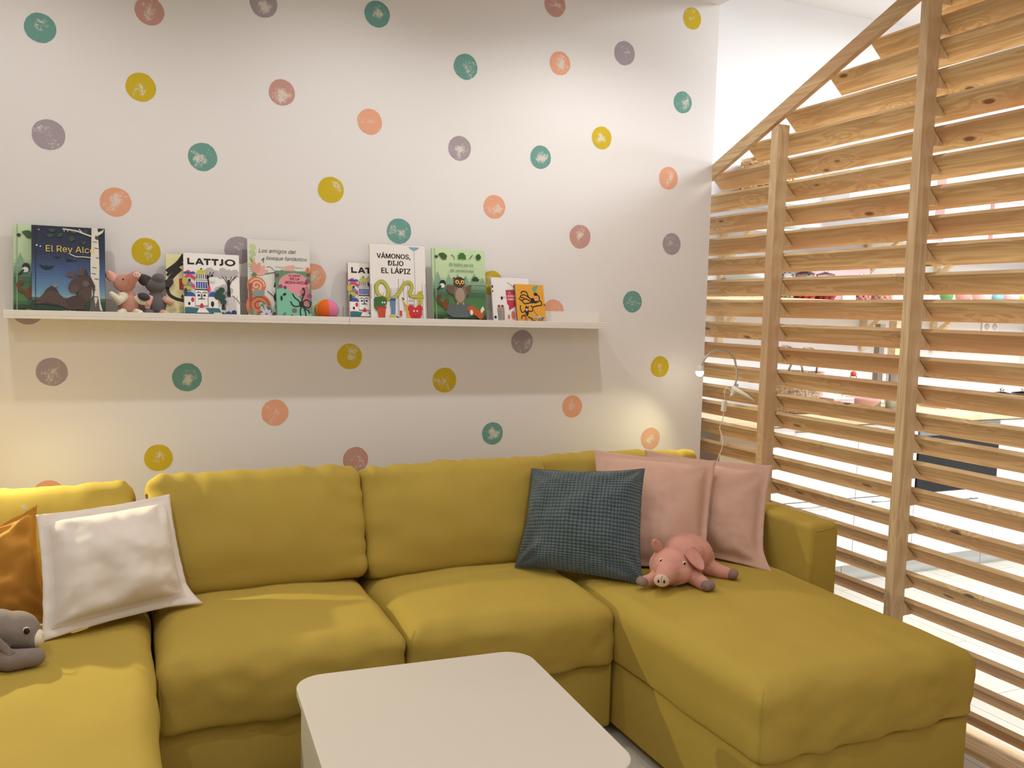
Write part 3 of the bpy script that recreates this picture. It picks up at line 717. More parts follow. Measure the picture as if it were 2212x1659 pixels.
# ------------------------------------------------------------------ ledges
def ledge(x0, x1, label):
    t = thing('picture_ledge', label, 'shelf', ((x0 + x1) / 2, 0, 1.364), 0)
    h = (x1 - x0) / 2 - .0006
    mb = MB(); mb.box(-h, h, -.120, -.0015, 0, .010, M_WHITE); bevel(mb.build('shelf_board', t), .0008, 1)
    mb = MB(); mb.box(-h, h, -.120, -.108, .010, .028, M_WHITE); bevel(mb.build('front_lip', t), .001, 2)
    mb = MB(); mb.box(-h, h, -.013, -.0015, .010, .071, M_WHITE); bevel(mb.build('back_panel', t), .001, 2)
ledge(-2.882, -1.732, 'left white picture ledge on the dotted wall, holding the moose book and plush toys')
ledge(-1.732, -.582, 'right white picture ledge on the dotted wall, holding the owl book')

# ------------------------------------------------------------------ books
class Book:
    def __init__(s, label, x0, x1, h, t, yb, yt, cover, spine=None, cat='book'):
        """x0..x1 width, h height, t thickness; yb / yt = y of the front face at bottom and top"""
        s.w = x1 - x0; s.h = h; s.t = t
        ang = math.atan2(yt - yb, h)
        s.o = thing('picture_book', label, cat, (x0, yb, LZ + .0005))
        s.o.rotation_euler = (-ang, 0, 0)
        cm = paint(cover, .35, .02); sm_ = paint(spine or cover, .4, .02)
        mb = MB()
        mb.box(0, s.w, 0, .0022, 0, h, cm); mb.box(0, s.w, t - .0022, t, 0, h, sm_)
        mb.box(0, .0022, .0022, t - .0022, 0, h, sm_)
        s.cover = mb.build('cover', s.o); bevel(s.cover, .0006, 1)
        mb = MB(); mb.box(.003, s.w - .004, .0023, t - .0023, .003, h - .003, paint('#ece4d2', .8)); mb.build('pages', s.o)
        s.art = MB(); s.k = 0
    def d(s): s.k += 1; return -.00025 - .00007 * s.k
    def poly(s, pts, col):
        y = s.d(); s.art.add([(u * s.w, y, v * s.h) for u, v in pts], [tuple(range(len(pts)))], paint(col, .4, .05, 20)); return s
    def ell(s, u, v, ru, rv, col, n=20, rot=0, a0=0, a1=360):
        c = [(ru * cos(radians(a0 + (a1 - a0) * i / n)), rv * sin(radians(a0 + (a1 - a0) * i / n)) ) for i in range(n + (a1 - a0 != 360))]
        asp = s.h / s.w; cr, sr = cos(radians(rot)), sin(radians(rot))
        P = [(u + (x * cr - y * asp * sr), v + (x * sr / asp + y * cr)) for x, y in c]
        return s.poly(P, col)
    def line(s, pts, wd, col):
        """wd in book widths"""
        y = s.d(); P = [Vector((u * s.w, v * s.h)) for u, v in pts]; L = []; R = []
        wds = wd if isinstance(wd, (list, tuple)) else [wd] * len(P)
        for i, p in enumerate(P):
            t = (P[min(i + 1, len(P) - 1)] - P[max(i - 1, 0)]); t.normalize(); nn = Vector((-t.y, t.x)) * wds[i] * s.w / 2
            L.append(p + nn); R.append(p - nn)
        vs = [(q.x, y, q.y) for q in L + R]; n = len(P)
        s.art.add(vs, [(i, i + 1, n + i + 1, n + i) for i in range(n - 1)], paint(col, .4, .05, 20)); return s
    def curve(s, pts, wd, col, n=8):
        Q = []
        P = [pts[0]] + list(pts) + [pts[-1]]
        for i in range(1, len(P) - 2):
            for k in range(n):
                t = k / n; a = [0, 0]
                for c in (0, 1):
                    p0, p1, p2, p3 = P[i - 1][c], P[i][c], P[i + 1][c], P[i + 2][c]
                    a[c] = .5 * ((2 * p1) + (-p0 + p2) * t + (2 * p0 - 5 * p1 + 4 * p2 - p3) * t * t + (-p0 + 3 * p1 - 3 * p2 + p3) * t ** 3)
                Q.append(tuple(a))
        Q.append(tuple(pts[-1])); return s.line(Q, wd, col)
    def leaf(s, u, v, L, Wd, rot, col):
        P = []
        for i in range(13): t = i / 12; P.append((t * L, Wd * sin(pi * t) ** .8))
        for i in range(12, -1, -1): t = i / 12; P.append((t * L, -Wd * sin(pi * t) ** .8))
        asp = s.w / s.h; c, r = cos(radians(rot)), sin(radians(rot))
        return s.poly([(u + x * c - y * r, v + (x * r + y * c) * asp) for x, y in P[:-1]], col)
    def text(s, txt, u, v, size, col, bold=0.0, shear=0.0, fitw=None, name='title'):
        me = text_mesh(txt, size, paint(col, .4, .02), 0.0, shear)
        y = s.d() - .0002
        xs = [q.co.x for q in me.vertices]; k = 1.0
        if fitw and xs: k = fitw * s.w / (max(xs) - min(xs))
        for q in me.vertices: q.co = Vector((u * s.w + q.co.x * k, y, v * s.h + q.co.y * k)) if fitw else Vector((u * s.w + q.co.x, y, v * s.h + q.co.y))
        if bold:
            vs = [q.co.copy() for q in me.vertices]; fs = [tuple(p.vertices) for p in me.polygons]; V = []; F = []
            for i, (ax, az) in enumerate(((0, 0), (bold, 0), (-bold, 0), (0, bold * .5), (0, -bold * .5))):
                F += [tuple(k + len(V) for k in f) for f in fs]; V += [v + Vector((ax, -.00001 * i, az)) for v in vs]
            mt = me.materials[0]; me = bpy.data.meshes.new(name); me.from_pydata(V, [], F); me.materials.append(mt)
        o = bpy.data.objects.new(name, me); COL.objects.link(o); o.parent = s.o; return s
    def done(s):
        if s.art.f: s.art.build('cover_art', s.o)
        return s.o
def rb(a, b): return random.uniform(a, b)
def tree(bk, u, v, w, h, col):
    for k in range(3): bk.poly([(u - w * (1 - k * .25), v + h * k * .25), (u + w * (1 - k * .25), v + h * k * .25), (u, v + h * (.5 + k * .25))], col)
def bands(bk, cols):
    n = len(cols)
    for i, c in enumerate(cols): bk.poly([(0.004, 1 - (i + 1) / n), (.996, 1 - (i + 1) / n), (.996, 1 - i / n - .002 * (i == 0)), (.004, 1 - i / n - .002 * (i == 0))], c)
def mixc(a, b, t):
    A = [int(a[i:i + 2], 16) for i in (1, 3, 5)]; B = [int(b[i:i + 2], 16) for i in (1, 3, 5)]
    return '#%02x%02x%02x' % tuple(int(x + (y - x) * t) for x, y in zip(A, B))
def grad(bk, stops, n=26):
    cols = []
    for i in range(n):
        t = i / (n - 1)
        for (t0, c0), (t1, c1) in zip(stops, stops[1:]):
            if t0 <= t <= t1: cols.append(mixc(c0, c1, (t - t0) / (t1 - t0))); break
    bands(bk, cols)
BACK = (-.078, -.030); FRONT = (-.100, -.052)

# green owl book (twice: far left, mostly covered; and on the right ledge)
def owl_book(label, x0, x1, h, pos):
    b = Book(label, x0, x1, h, .010, pos[0], pos[1], '#b9cfa4')
    grad(b, [(0, '#c6dcae'), (.38, '#bcd4a8'), (.5, '#7da184'), (.62, '#3f5f48'), (.68, '#4a7a4a'), (.85, '#56864e'), (.93, '#2c4230'), (1, '#243526')])
    for u, w, hh in ((.1, .09, .17), (.3, .08, .14), (.47, .09, .15), (.62, .08, .13), (.78, .10, .16), (.93, .08, .11)): tree(b, u, .52, w, hh, '#86a88c')
    b.line([(.055, 0), (.055, 1)], .012, '#9db48c')
    b.ell(.08, .885, .03, .018, '#3c3424'); b.leaf(.12, .92, .17, .045, -12, '#3f5c34'); b.leaf(.16, .90, .12, .04, -25, '#3f5c34')
    b.curve([(.36, .92), (.40, .90), (.42, .86)], .012, '#5a4a30')
    for a in (20, 60, 90, 120, 160, 200, 340): b.leaf(.56, .895, .085, .022, a, '#3d7034')
    b.line([(.56, .90), (.565, .84)], .008, '#3d7034'); b.line([(.70, .87), (.76, .93)], .014, '#54462f'); b.leaf(.86, .86, .12, .05, 80, '#33582f')
    for a in (20, 60, 90, 120, 160): b.leaf(.80, .58, .08, .022, a, '#2f4c30')
    b.text('El búho se va', .54, .79, .022, '#4b5540', fitw=.44); b.text('de vacaciones', .55, .71, .022, '#4b5540', fitw=.44)
    # rock
    b.poly([(.22, .14), (.27, .22), (.36, .27), (.52, .285), (.68, .27), (.76, .2), (.8, .12), (.6, .08), (.35, .08)], '#5c6668')
    # owl
    b.poly([(.26, .51), (.40, .50), (.40, .38), (.30, .40), (.24, .46)], '#6a5646'); b.poly([(.60, .49), (.72, .52), (.70, .44), (.66, .38), (.58, .38)], '#6a5646')
    b.ell(.50, .40, .12, .14, '#7b6a5c'); b.ell(.50, .38, .085, .10, '#a39180')
    b.ell(.49, .55, .105, .075, '#4f3527'); b.poly([(.36, .60), (.44, .58), (.40, .62)], '#4f3527'); b.poly([(.62, .62), (.54, .58), (.6, .60)], '#4f3527')
    for u in (.45, .55): b.ell(u, .555, .036, .026, '#e8c66a'); b.ell(u, .553, .016, .011, '#2a1d14')
    b.poly([(.485, .54), (.515, .54), (.50, .505)], '#d9ba5c')
    for u in (.45, .56): b.line([(u, .28), (u - .01, .25)], .03, '#b79a58')
    b.ell(.18, .53, .055, .045, '#20282a'); b.ell(.17, .50, .045, .03, '#e2e4dd'); b.line([(.15, .50), (.08, .44)], .03, '#20282a')
    b.curve([(.18, .24), (.10, .28), (.08, .34), (.14, .36)], .055, '#6d3d22'); b.ell(.22, .24, .05, .06, '#7b4526'); b.ell(.25, .31, .035, .025, '#7b4526')
    b.poly([(.62, .18), (.74, .13), (.86, .06), (.92, .08), (.93, .16), (.80, .19), (.74, .24), (.66, .24)], '#c05a2c'); b.poly([(.60, .20), (.70, .25), (.72, .19)], '#c05a2c')
    b.ell(.70, .15, .03, .035, '#ece4d8'); b.poly([(.88, .14), (.95, .19), (.92, .24), (.87, .19)], '#e6ded0')
    b.ell(.22, .05, .05, .02, '#6b8b3a'); b.text('Alf Ruda', .49, .035, .012, '#e0d9a8', fitw=.18, name='author')
    return b.done()
owl_book('green picture book with leaves and fir trees, at the far left behind the moose book', -2.856, -2.640, .305, BACK)

# moose book
b = Book('dark blue picture book with a resting moose and white birch, titled El Rey Alce', -2.800, -2.576, .306, .011, *FRONT, '#23304c')
grad(b, [(0, '#1d2438'), (.30, '#26304a'), (.45, '#39507a'), (.6, '#4f7098'), (.75, '#6d93ae'), (.82, '#8fb0a8'), (.83, '#3a4f3a'), (.9, '#29432d'), (1, '#1e3322')], 30)
b.line([(.055, 0), (.055, 1)], .01, '#18233a')
for u, v, r in ((.1, .95, .009), (.44, .95, .008), (.49, .95, .008), (.07, .775, .012), (.12, .765, .010)): b.ell(u, v, r, r * .73, '#e9ecf2', 10)
for u, v, L, wd, a in ((.22, .95, .11, .03, 0), (.34, .88, .10, .03, 30), (.2, .88, .1, .03, 15), (.52, .94, .12, .035, 10), (.52, .83, .09, .03, 60), (.7, .80, .07, .03, 80), (.5, .88, .1, .03, -20), (.68, .93, .1, .03, 30), (.9, .96, .09, .03, -20)): b.leaf(u, v, L, wd, a, '#33473a')
b.text('El Rey Alce', .52, .745, .030, '#e2c766', fitw=.66)
# birch
b.poly([(.815, .998), (.90, .998), (.915, .75), (.92, .55), (.915, .35), (.93, .15), (.96, .06), (.78, .06), (.82, .16), (.80, .35), (.795, .6), (.81, .8)], '#dcd5c9')
b.line([(.90, .93), (.96, .96), (.985, .985)], [.05, .03, .01], '#dcd5c9'); b.curve([(.82, .90), (.70, .93), (.60, .955), (.42, .97)], .022, '#cfcabe'); b.line([(.70, .93), (.64, .975)], .014, '#cfcabe'); b.curve([(.80, .66), (.7, .665), (.6, .665), (.52, .69)], .014, '#cfcabe')
for u, v in ((.86, .84), (.88, .77), (.85, .55), (.90, .66), (.84, .48), (.88, .42), (.84, .30), (.87, .22), (.85, .14)): b.line([(u - .03, v + .003), (u + .03, v - .004)], .010, '#4a4440')
b.poly([(.80, .20), (.84, .24), (.86, .10), (.90, .22), (.92, .08), (.95, .05), (.78, .05)], '#5d5752')
b.leaf(.87, .91, .07, .025, -60, '#3a5040')
def bat(u, v, s, col='#161d30'): b.poly([(u - s, v + s * .25), (u - s * .3, v + .0), (u, v + s * .12), (u + s * .3, v), (u + s, v + s * .1), (u + s * .5, v - s * .25), (u, v - s * .3), (u - s * .5, v - s * .2)], col)
bat(.20, .545, .11); bat(.34, .655, .045); bat(.50, .63, .06); b.leaf(.55, .62, .06, .02, 40, '#3b4f55')
# moose lying against the birch
b.poly([(.02, .155), (.12, .19), (.20, .29), (.27, .33), (.33, .30), (.40, .20), (.5, .16), (.5, .10), (.2, .12)], '#3f302c')
b.poly([(.04, .13), (.16, .24), (.26, .28), (.34, .26), (.46, .18), (.58, .14), (.72, .12), (.80, .22), (.82, .34), (.78, .42), (.70, .44), (.60, .42), (.66, .36), (.6, .2), (.72, .08), (.5, .07), (.36, .12), (.2, .15), (.10, .12)], '#54413a')
b.poly([(.44, .18), (.55, .22), (.66, .24), (.74, .16), (.70, .09), (.50, .09)], '#473530')
b.poly([(.60, .42), (.52, .38), (.49, .31), (.52, .26), (.60, .27), (.70, .30), (.82, .34), (.83, .24), (.78, .12), (.84, .22), (.86, .34), (.80, .44), (.70, .47)], '#463530')
b.ell(.63, .355, .12, .075, '#4d3a34', rot=10); b.ell(.73, .365, .045, .035, '#6a5750'); b.ell(.57, .30, .06, .045, '#5a4740')
b.poly([(.48, .44), (.46, .50), (.50, .47), (.52, .51), (.55, .475), (.60, .46), (.56, .43)], '#5d4742'); b.poly([(.55, .51), (.62, .475), (.66, .58), (.68, .51), (.72, .55), (.71, .46), (.62, .45)], '#5d4742')
b.poly([(.70, .50), (.74, .53), (.76, .47), (.72, .45)], '#33302f')
for a in (50, 75, 100, 130): b.leaf(.31, .31, .07, .008, a, '#8b8684')
b.text('Ulf Stark', .50, .05, .013, '#d8d8cc', fitw=.18, shear=.3, name='author'); b.text('Ann-Cathrine Ekensten', .46, .018, .010, '#c9ccbe', fitw=.45, name='author')
b.done()

# yellow-green book with tree, behind the drawing book
b = Book('pale yellow picture book with a black branching tree, behind the left drawing book', -2.380, -2.215, .232, .009, *BACK, '#e4dca2', '#7d8a4a')
b.curve([(.38, .998), (.25, .86), (.02, .72)], .10, '#231e1a'); b.curve([(.55, .86), (.30, .84), (.02, .66)], .06, '#231e1a'); b.curve([(.30, .78), (.08, .60), (.04, .40), (.20, .30), (.5, .26)], [.10] * 9 + [.07] * 24, '#231e1a')
b.ell(.42, .86, .07, .05, '#d6cfa2'); b.ell(.42, .86, .035, .025, '#6c6a54')
b.line([(.30, .62), (.30, .46), (.46, .46)], .07, '#b8352a'); b.line([(.36, .62), (.36, .46), (.46, .46)], .05, '#b8352a'); b.leaf(.34, .30, .10, .03, 100, '#6a4a2a')
for k in range(14): b.leaf(rb(.05, .5), rb(.02, .22), .10, .03, rb(0, 360), random.choice(['#c4c08a', '#b6b888', '#cfc897']))
b.done()

# LATTJO drawing book, twice
def lattjo(label, x0, x1, h, pos):
    b = Book(label, x0, x1, h, .013, pos[0], pos[1], '#efe9e4', '#b4584a')
    K = '#1b1718'; B1 = '#34519a'; T = '#2f6d76'; PK = '#d6416a'; G = '#b9b2b4'; GN = '#23483c'
    h0, h1, w_ = .825, .925, .036
    b.poly([(.07, h1), (.07 + w_, h1), (.07 + w_, h0 + .028), (.19, h0 + .028), (.19, h0), (.07, h0)], K)
    b.poly([(.205, h0), (.265, h1), (.265 + w_, h1), (.235 + .008, h0)], K); b.poly([(.265, h1), (.265 + w_, h1), (.365, h0), (.325, h0)], K); b.poly([(.24, .845), (.33, .845), (.32, .868), (.25, .868)], K)
    for x_ in (.36, .50): b.poly([(x_, h1), (x_ + .125, h1), (x_ + .125, h1 - .026), (x_, h1 - .026)], K); b.poly([(x_ + .045, h1), (x_ + .045 + w_, h1), (x_ + .045 + w_, h0), (x_ + .045, h0)], K)
    b.poly([(.675, h1), (.675 + w_, h1), (.675 + w_, .85), (.69, .83), (.675, h0)], K); b.curve([(.693, .865), (.690, .845), (.665, .838), (.645, .840)], w_, K, 5)
    b.ell(.835, .875, .098, .052, K, 28); b.ell(.835, .875, .058, .030, '#efe9e4', 24)
    # pencil-grey trees at right
    for (u, v, r) in ((.46, .72, .09), (.56, .70, .07), (.70, .74, .07), (.80, .70, .09), (.92, .72, .07), (.66, .66, .05), (.72, .46, .10), (.62, .44, .08), (.82, .44, .06)): b.ell(u, v, r, r * .75, G, 14)
    for u0, v0, v1 in ((.42, .60, .72), (.80, .46, .66), (.70, .26, .42)):
        b.line([(u0, v0 - .12), (u0, v1 - .05)], [.07, .03], K)
        for du in (-.12, -.06, .06, .12): b.curve([(u0, v0 + .02), (u0 + du * .5, v1 - .06), (u0 + du, v1)], .012, K, 4)
    for k in range(9): b.curve([(.70 + k * .03, .10 + rb(0, .04)), (.72 + k * .025, .22), (.70 + k * .03 + rb(-.03, .03), .36)], .006, '#8d868a', 4)
    b.curve([(.88, .60), (.94, .66), (.98, .66)], .012, K, 4); b.curve([(.86, .36), (.95, .30), (.99, .24)], .01, K, 4)
    # tongue-coloured ribbons
    b.curve([(.02, .62), (.10, .66), (.16, .63), (.24, .60)], .05, PK, 5); b.curve([(.02, .50), (.10, .54), (.20, .47)], .05, PK, 5)
    for u in (.04, .10, .16): b.ell(u, .68, .045, .035, B1, 12, a0=0, a1=180)
    b.ell(.08, .72, .03, .015, PK); b.ell(.10, .52, .055, .045, '#8d8391'); b.line([(.10, .48), (.10, .42)], .05, '#8d8391'); b.line([(.10, .56), (.10, .60)], .04, K)
    # palace tower with face
    b.poly([(.20, .20), (.42, .20), (.42, .60), (.20, .60)], '#f2eee8')
    b.ell(.31, .685, .09, .065, '#c3c13a', 16, a0=0, a1=180); b.line([(.31, .75), (.31, .77)], .03, K)
    b.poly([(.22, .685), (.40, .685), (.40, .60), (.22, .60)], '#ded6cc')
    for k in range(5): b.line([(.235 + k * .037, .605), (.235 + k * .037, .68)], .014, K)
    for k in range(5): b.poly([(.215 + k * .041, .46), (.245 + k * .041, .46), (.245 + k * .041, .56), (.215 + k * .041, .56)], B1)
    b.line([(.20, .44), (.42, .44)], .02, K); b.line([(.20, .585), (.42, .585)], .015, '#8f979c')
    for u in (.26, .36): b.ell(u, .35, .022, .016, K); b.curve([(u - .04, .385), (u, .40), (u + .04, .385)], .012, K, 4)
    b.line([(.31, .37), (.31, .29)], .02, B1); b.curve([(.25, .295), (.31, .30), (.37, .295)], .012, K, 4); b.ell(.31, .18, .032, .05, '#c62c4c')
    b.ell(.10, .33, .10, .07, B1, 16, a0=0, a1=180); b.ell(.52, .33, .09, .08, B1, 16, a0=0, a1=180)
    b.poly([(.01, .33), (.19, .33), (.19, .17), (.01, .17)], '#eee8e2'); b.poly([(.43, .33), (.60, .33), (.60, .16), (.43, .16)], '#eee8e2')
    b.ell(.15, .28, .028, .038, '#c62c4c'); b.ell(.09, .22, .022, .025, K); b.ell(.50, .22, .03, .045, K); b.ell(.02, .56, .05, .06, '#b8b54a'); b.ell(.08, .46, .07, .03, '#b8b54a', rot=-20)
    b.ell(.50, .60, .05, .035, '#e4e0e0'); b.line([(.50, .64), (.50, .67)], .04, K); b.line([(.44, .50), (.44, .40)], .05, PK)
    for k in range(8): b.ell(.62 + rb(-.04, .08), .34 + rb(-.10, .10), .06, .045, GN, 10)
    b.ell(.00 + .03, .40, .03, .06, GN)
    b.poly([(.01, .155), (.62, .155), (.66, .08), (.01, .08)], T); b.poly([(.26, .155), (.37, .155), (.44, .085), (.22, .085)], '#eee4da')
    b.poly([(.01, .08), (.55, .08), (.60, .002), (.01, .002)], '#3a4578'); b.line([(.06, .06), (.50, .06)], .03, '#9a5f42'); b.line([(.2, .03), (.5, .03)], .02, '#9a5f42')
    for k in range(10): b.ell(.66 + rb(0, .28), .05 + rb(-.03, .05), .05, .035, random.choice(['#2f4a7c', '#24355c', '#53707c']), 9)
    for k in range(5): b.line([(.5 + k * .03, .02), (.54 + k * .03, .09)], .02, '#ece7e4')
    return b.done()
lattjo('white drawing book titled LATTJO, fully visible beside the plush elephant', -2.322, -2.130, .238, FRONT)

# los amigos
b = Book('tall white picture book with pink flowers, titled Los amigos del bosque fantástico', -2.098, -1.870, .300, .010, *BACK, '#dcd9d2', '#b9c3a8')
for k in range(4): b.leaf(.03, .93 - k * .07, .13, .05, -30 - 12 * k, random.choice(['#c6cf94', '#b8c68e']))
for k in range(7): b.line([(.02, .50 + k * .03), (.10, .51 + k * .03)], .008, '#8fa79c')
b.text('Los amigos del', .47, .865, .02, '#514a48', fitw=.60, shear=.25); b.text('bosque fantástico', .62, .775, .02, '#514a48', fitw=.66, shear=.25)
b.text('Ulf Stark · Lina Nilsson Bergman', .66, .665, .008, '#6e6866', fitw=.44, name='author')
b.curve([(.05, .76), (.10, .66), (.12, .60)], .012, '#5a6a5c'); b.curve([(.20, .56), (.45, .60), (.56, .62), (.62, .60)], .018, '#6d7a6c'); b.curve([(.30, .66), (.36, .66), (.42, .62)], .008, '#5a5250'); b.curve([(.22, .74), (.26, .77), (.24, .71)], .012, '#5a5250')
for u, v, a in ((.12, .56, 20), (.12, .56, 45), (.12, .56, 70), (.11, .57, 95)): b.leaf(u, v, .22, .045, a, random.choice(['#d79a8c', '#cf8d82', '#deaa9a']))
b.ell(.10, .555, .04, .03, '#6d7f56')
for a in (-10, 8, 28, -28): b.leaf(.52, .60, .26, .045, a, random.choice(['#d79a8c', '#cf8d82', '#deaa9a']))
b.ell(.54, .60, .035, .03, '#6d7f56')
def spiral(u, v, r, col1, col2):
    b.ell(u, v, r, r * b.w / b.h, col1, 28)
    P = [(u + r * (1 - t / 26) * .85 * cos(t * .55), v + r * (1 - t / 26) * .85 * sin(t * .55) * b.w / b.h) for t in range(24)]
    b.line(P, .022, col2)
spiral(.13, .42, .15, '#cf7a58', '#e8b89c'); spiral(.16, .17, .20, '#cf7650', '#8a4a38')
b.poly([(.01, .44), (.06, .46), (.06, .22), (.01, .22)], '#9a5746'); b.ell(.16, .33, .10, .04, '#7c9a92')
b.ell(.46, .38, .075, .055, '#e9e6e0'); b.poly([(.40, .40), (.42, .47), (.46, .42), (.50, .47), (.53, .40), (.47, .43)], '#26211f'); b.ell(.45, .28, .05, .06, '#26211f'); b.line([(.42, .28), (.30, .36)], .012, '#26211f')
b.ell(.50, .25, .07, .03, '#a9785a', rot=20)
for k in range(16): b.leaf(rb(.02, .44), rb(.0, .16), .10, .03, rb(20, 160), random.choice(['#4c6a62', '#6a8a78', '#38506a', '#7fa08a', '#a8b89a']))
for cx, cy in ((.28, .07), (.52, .06)):
    for a in range(0, 360, 45): b.leaf(cx, cy, .10, .025, a, '#cfc8d8')
    b.ell(cx, cy, .02, .012, '#7a6a9a')
b.ell(.96, .63, .03, .045, '#d86a3a')
b.done()
# reina raiz
b = Book('small pink and green book with a spider-like figure, in front of the flowered book', -2.000, -1.868, .190, .008, *FRONT, '#5f8a62', '#5b5a3e')
b.ell(.52, .72, .44, .24, '#d98d96'); b.poly([(.66, .60), (.90, .72), (.96, .40), (.90, .20), (.72, .34)], '#b87078')
b.poly([(.02, .62), (.25, .66), (.45, .56), (.62, .50), (.75, .36), (.98, .12), (.98, .01), (.02, .01)], '#78b89c')
for u, v, r in ((.14, .68, .06), (.26, .66, .05), (.9, .8, .07), (.86, .76, .05), (.05, .9, .06), (.93, .93, .05), (.94, .5, .07), (.95, .36, .06)): b.ell(u, v, r, r * .7, random.choice(['#8a4a5c', '#6a3c50', '#4c7a54']), 10)
b.text('EL SUEÑO', .54, .905, .010, '#8f3a44', bold=.0003, fitw=.32); b.text('DE LA', .54, .84, .014, '#8a2f3c', bold=.0003, fitw=.26); b.text('REINA RAÍZ', .54, .765, .014, '#8a2f3c', bold=.0003, fitw=.54)
K = '#1e1c1e'; b.ell(.70, .33, .07, .06, K); b.ell(.76, .52, .04, .03, K)
for P in (((.70, .34), (.74, .46), (.80, .56), (.78, .66), (.74, .62)), ((.72, .36), (.85, .42), (.96, .36), (.90, .26), (.74, .30)), ((.70, .32), (.62, .40), (.52, .46), (.46, .54)), ((.68, .30), (.56, .28), (.46, .30), (.40, .38)), ((.70, .30), (.66, .18), (.68, .08)), ((.74, .30), (.80, .18), (.82, .06), (.86, .02)), ((.72, .28), (.88, .2), (.92, .14))): b.curve(P, .034, K, 6)
b.ell(.50, .20, .07, .045, '#6d6a62'); b.ell(.24, .52, .05, .025, K, rot=30); b.ell(.15, .44, .03, .05, K)
for k in range(9): b.leaf(rb(.02, .9), rb(.0, .10), .10, .04, rb(20, 160), random.choice(['#3f6a4c', '#58946a', '#6a7a4c']))
b.done()
# stuffed ball
bt = thing('fabric_ball', 'soft fabric ball with yellow, orange and pink segments on the ledge', 'toy ball', (-1.808, -.064, LZ + .0415))
mb = MB(); cols = [fuzzy('ball_yellow', '#d6a93e', .05), fuzzy('ball_orange', '#e26a2c', .05), fuzzy('ball_pink', '#d9779a', .05), fuzzy('ball_teal', '#5a9a9a', .05)]
n = 48; h = 20; vs = []; R = .0445
for k in range(h + 1):
    ph = pi * k / h
    for i in range(n):
        a = 2 * pi * i / n; w = 1 - .03 * (abs(math.cos(a * 3)) < .12)
        vs.append((R * 1.04 * sin(ph) * cos(a) * w, R * sin(ph) * sin(a) * w, R * .93 * cos(ph)))
for k in range(h):
    for i in range(n):
        j = (i + 1) % n; seg = int(((i + 3) % n) / 8)
        mb.add([vs[k * n + i], vs[(k + 1) * n + i], vs[(k + 1) * n + j], vs[k * n + j]], [(0, 1, 2, 3)], cols[{0: 3, 1: 3, 2: 3, 3: 0, 4: 1, 5: 2}[seg]], True)
mb.build('ball_cover', bt, merge=1e-5, rot=(0, 0, radians(-8)))

lattjo('white drawing book mostly hidden behind the pencil book on the right ledge', -1.722, -1.530, .232, BACK)
# vamonos
b = Book('white picture book with pencil, cactus and yellow ribbon, titled VÁMONOS DIJO EL LÁPIZ', -1.642, -1.416, .306, .012, *FRONT, '#e9e3df', '#d8d0b4')
b.text('VÁMONOS,', .43, .855, .026, '#1c191a', bold=.0008, fitw=.60); b.text('DIJO', .46, .765, .026, '#1c191a', bold=.0008, fitw=.27); b.text('EL LÁPIZ', .46, .665, .026, '#1c191a', bold=.0008, fitw=.52)
b.line([(.80, .93), (.80, .36)], .005, '#5d7382'); b.poly([(.70, .985), (.90, .985), (.86, .955), (.80, .935), (.745, .955)], '#7fa8c0')
GL = '#6d6a70'
for (u0, u1, v0, v1) in ((.36, .48, .10, .44), (.50, .59, .14, .56), (.65, .78, .14, .40), (.665, .74, .40, .48), (.22, .34, .20, .38), (.93, .985, .05, .50), (.01, .07, .30, .48)):
    b.line([(u0, v0), (u0, v1), (u1, v1), (u1, v0)], .006, GL)
for u0 in (.675, .70, .725, .75):
    for v0 in (.22, .27, .33): b.poly([(u0, v0), (u0 + .012, v0), (u0 + .012, v0 + .025), (u0, v0 + .025)], '#96949a')
for k in range(3):
    for j in range(4): b.ell(.38 + k * .035, .41 - j * .03, .008, .006, GL, 6)
Y = '#b9b63e'; YD = '#7f7c2a'
P = ((.22, .26), (.30, .34), (.30, .44), (.22, .52), (.13, .50), (.10, .42), (.15, .34), (.28, .30), (.42, .32), (.52, .40), (.60, .50), (.70, .52), (.74, .46), (.70, .38), (.74, .34), (.86, .34), (.95, .34))
b.curve(P, .058, YD, 6); b.curve(P, .046, Y, 6)
b.poly([(.83, .06), (.89, .06), (.925, .42), (.84, .40)], Y)
for v in (.24, .28, .32, .38): b.ell(.875, v, .01, .01, YD, 8)
C = '#3a6a38'; b.ell(.12, .22, .07, .08, C); b.ell(.19, .26, .09, .07, C); b.ell(.10, .28, .05, .04, C); b.poly([(.10, .20), (.26, .20), (.24, .05), (.13, .05)], '#c24a34'); b.ell(.11, .03, .04, .02, '#c24a34'); b.ell(.26, .03, .04, .02, '#c24a34')
b.line([(.09, .19), (.27, .19)], .03, '#a93d2a')
for u in (.20, .24): b.ell(u, .25, .014, .012, '#f0ece4', 8)
b.poly([(.34, .31), (.44, .31), (.42, .06), (.36, .06)], '#5c86ac'); b.line([(.345, .29), (.43, .29)], .04, '#31507c'); b.poly([(.33, .10), (.42, .10), (.42, .05), (.33, .05)], '#c6bd4a'); b.line([(.44, .08), (.50, .04)], .02, '#31507c')
b.poly([(.60, .24), (.66, .22), (.70, .06), (.64, .05), (.63, .14)], '#dfa540'); b.poly([(.54, .33), (.60, .24), (.66, .22), (.60, .29)], '#ecd6b0'); b.poly([(.54, .33), (.57, .285), (.60, .30)], '#222222'); b.poly([(.63, .05), (.70, .06), (.70, .015), (.63, .01)], '#e0a0a0')
b.ell(.79, .12, .12, .075, '#c62f3a'); b.ell(.71, .18, .06, .05, '#c62f3a'); b.ell(.86, .18, .06, .05, '#c62f3a'); b.ell(.75, .03, .035, .022, '#c62f3a'); b.ell(.88, .03, .035, .022, '#c62f3a')
for u in (.76, .82): b.ell(u, .15, .014, .012, '#f0ece4', 8)
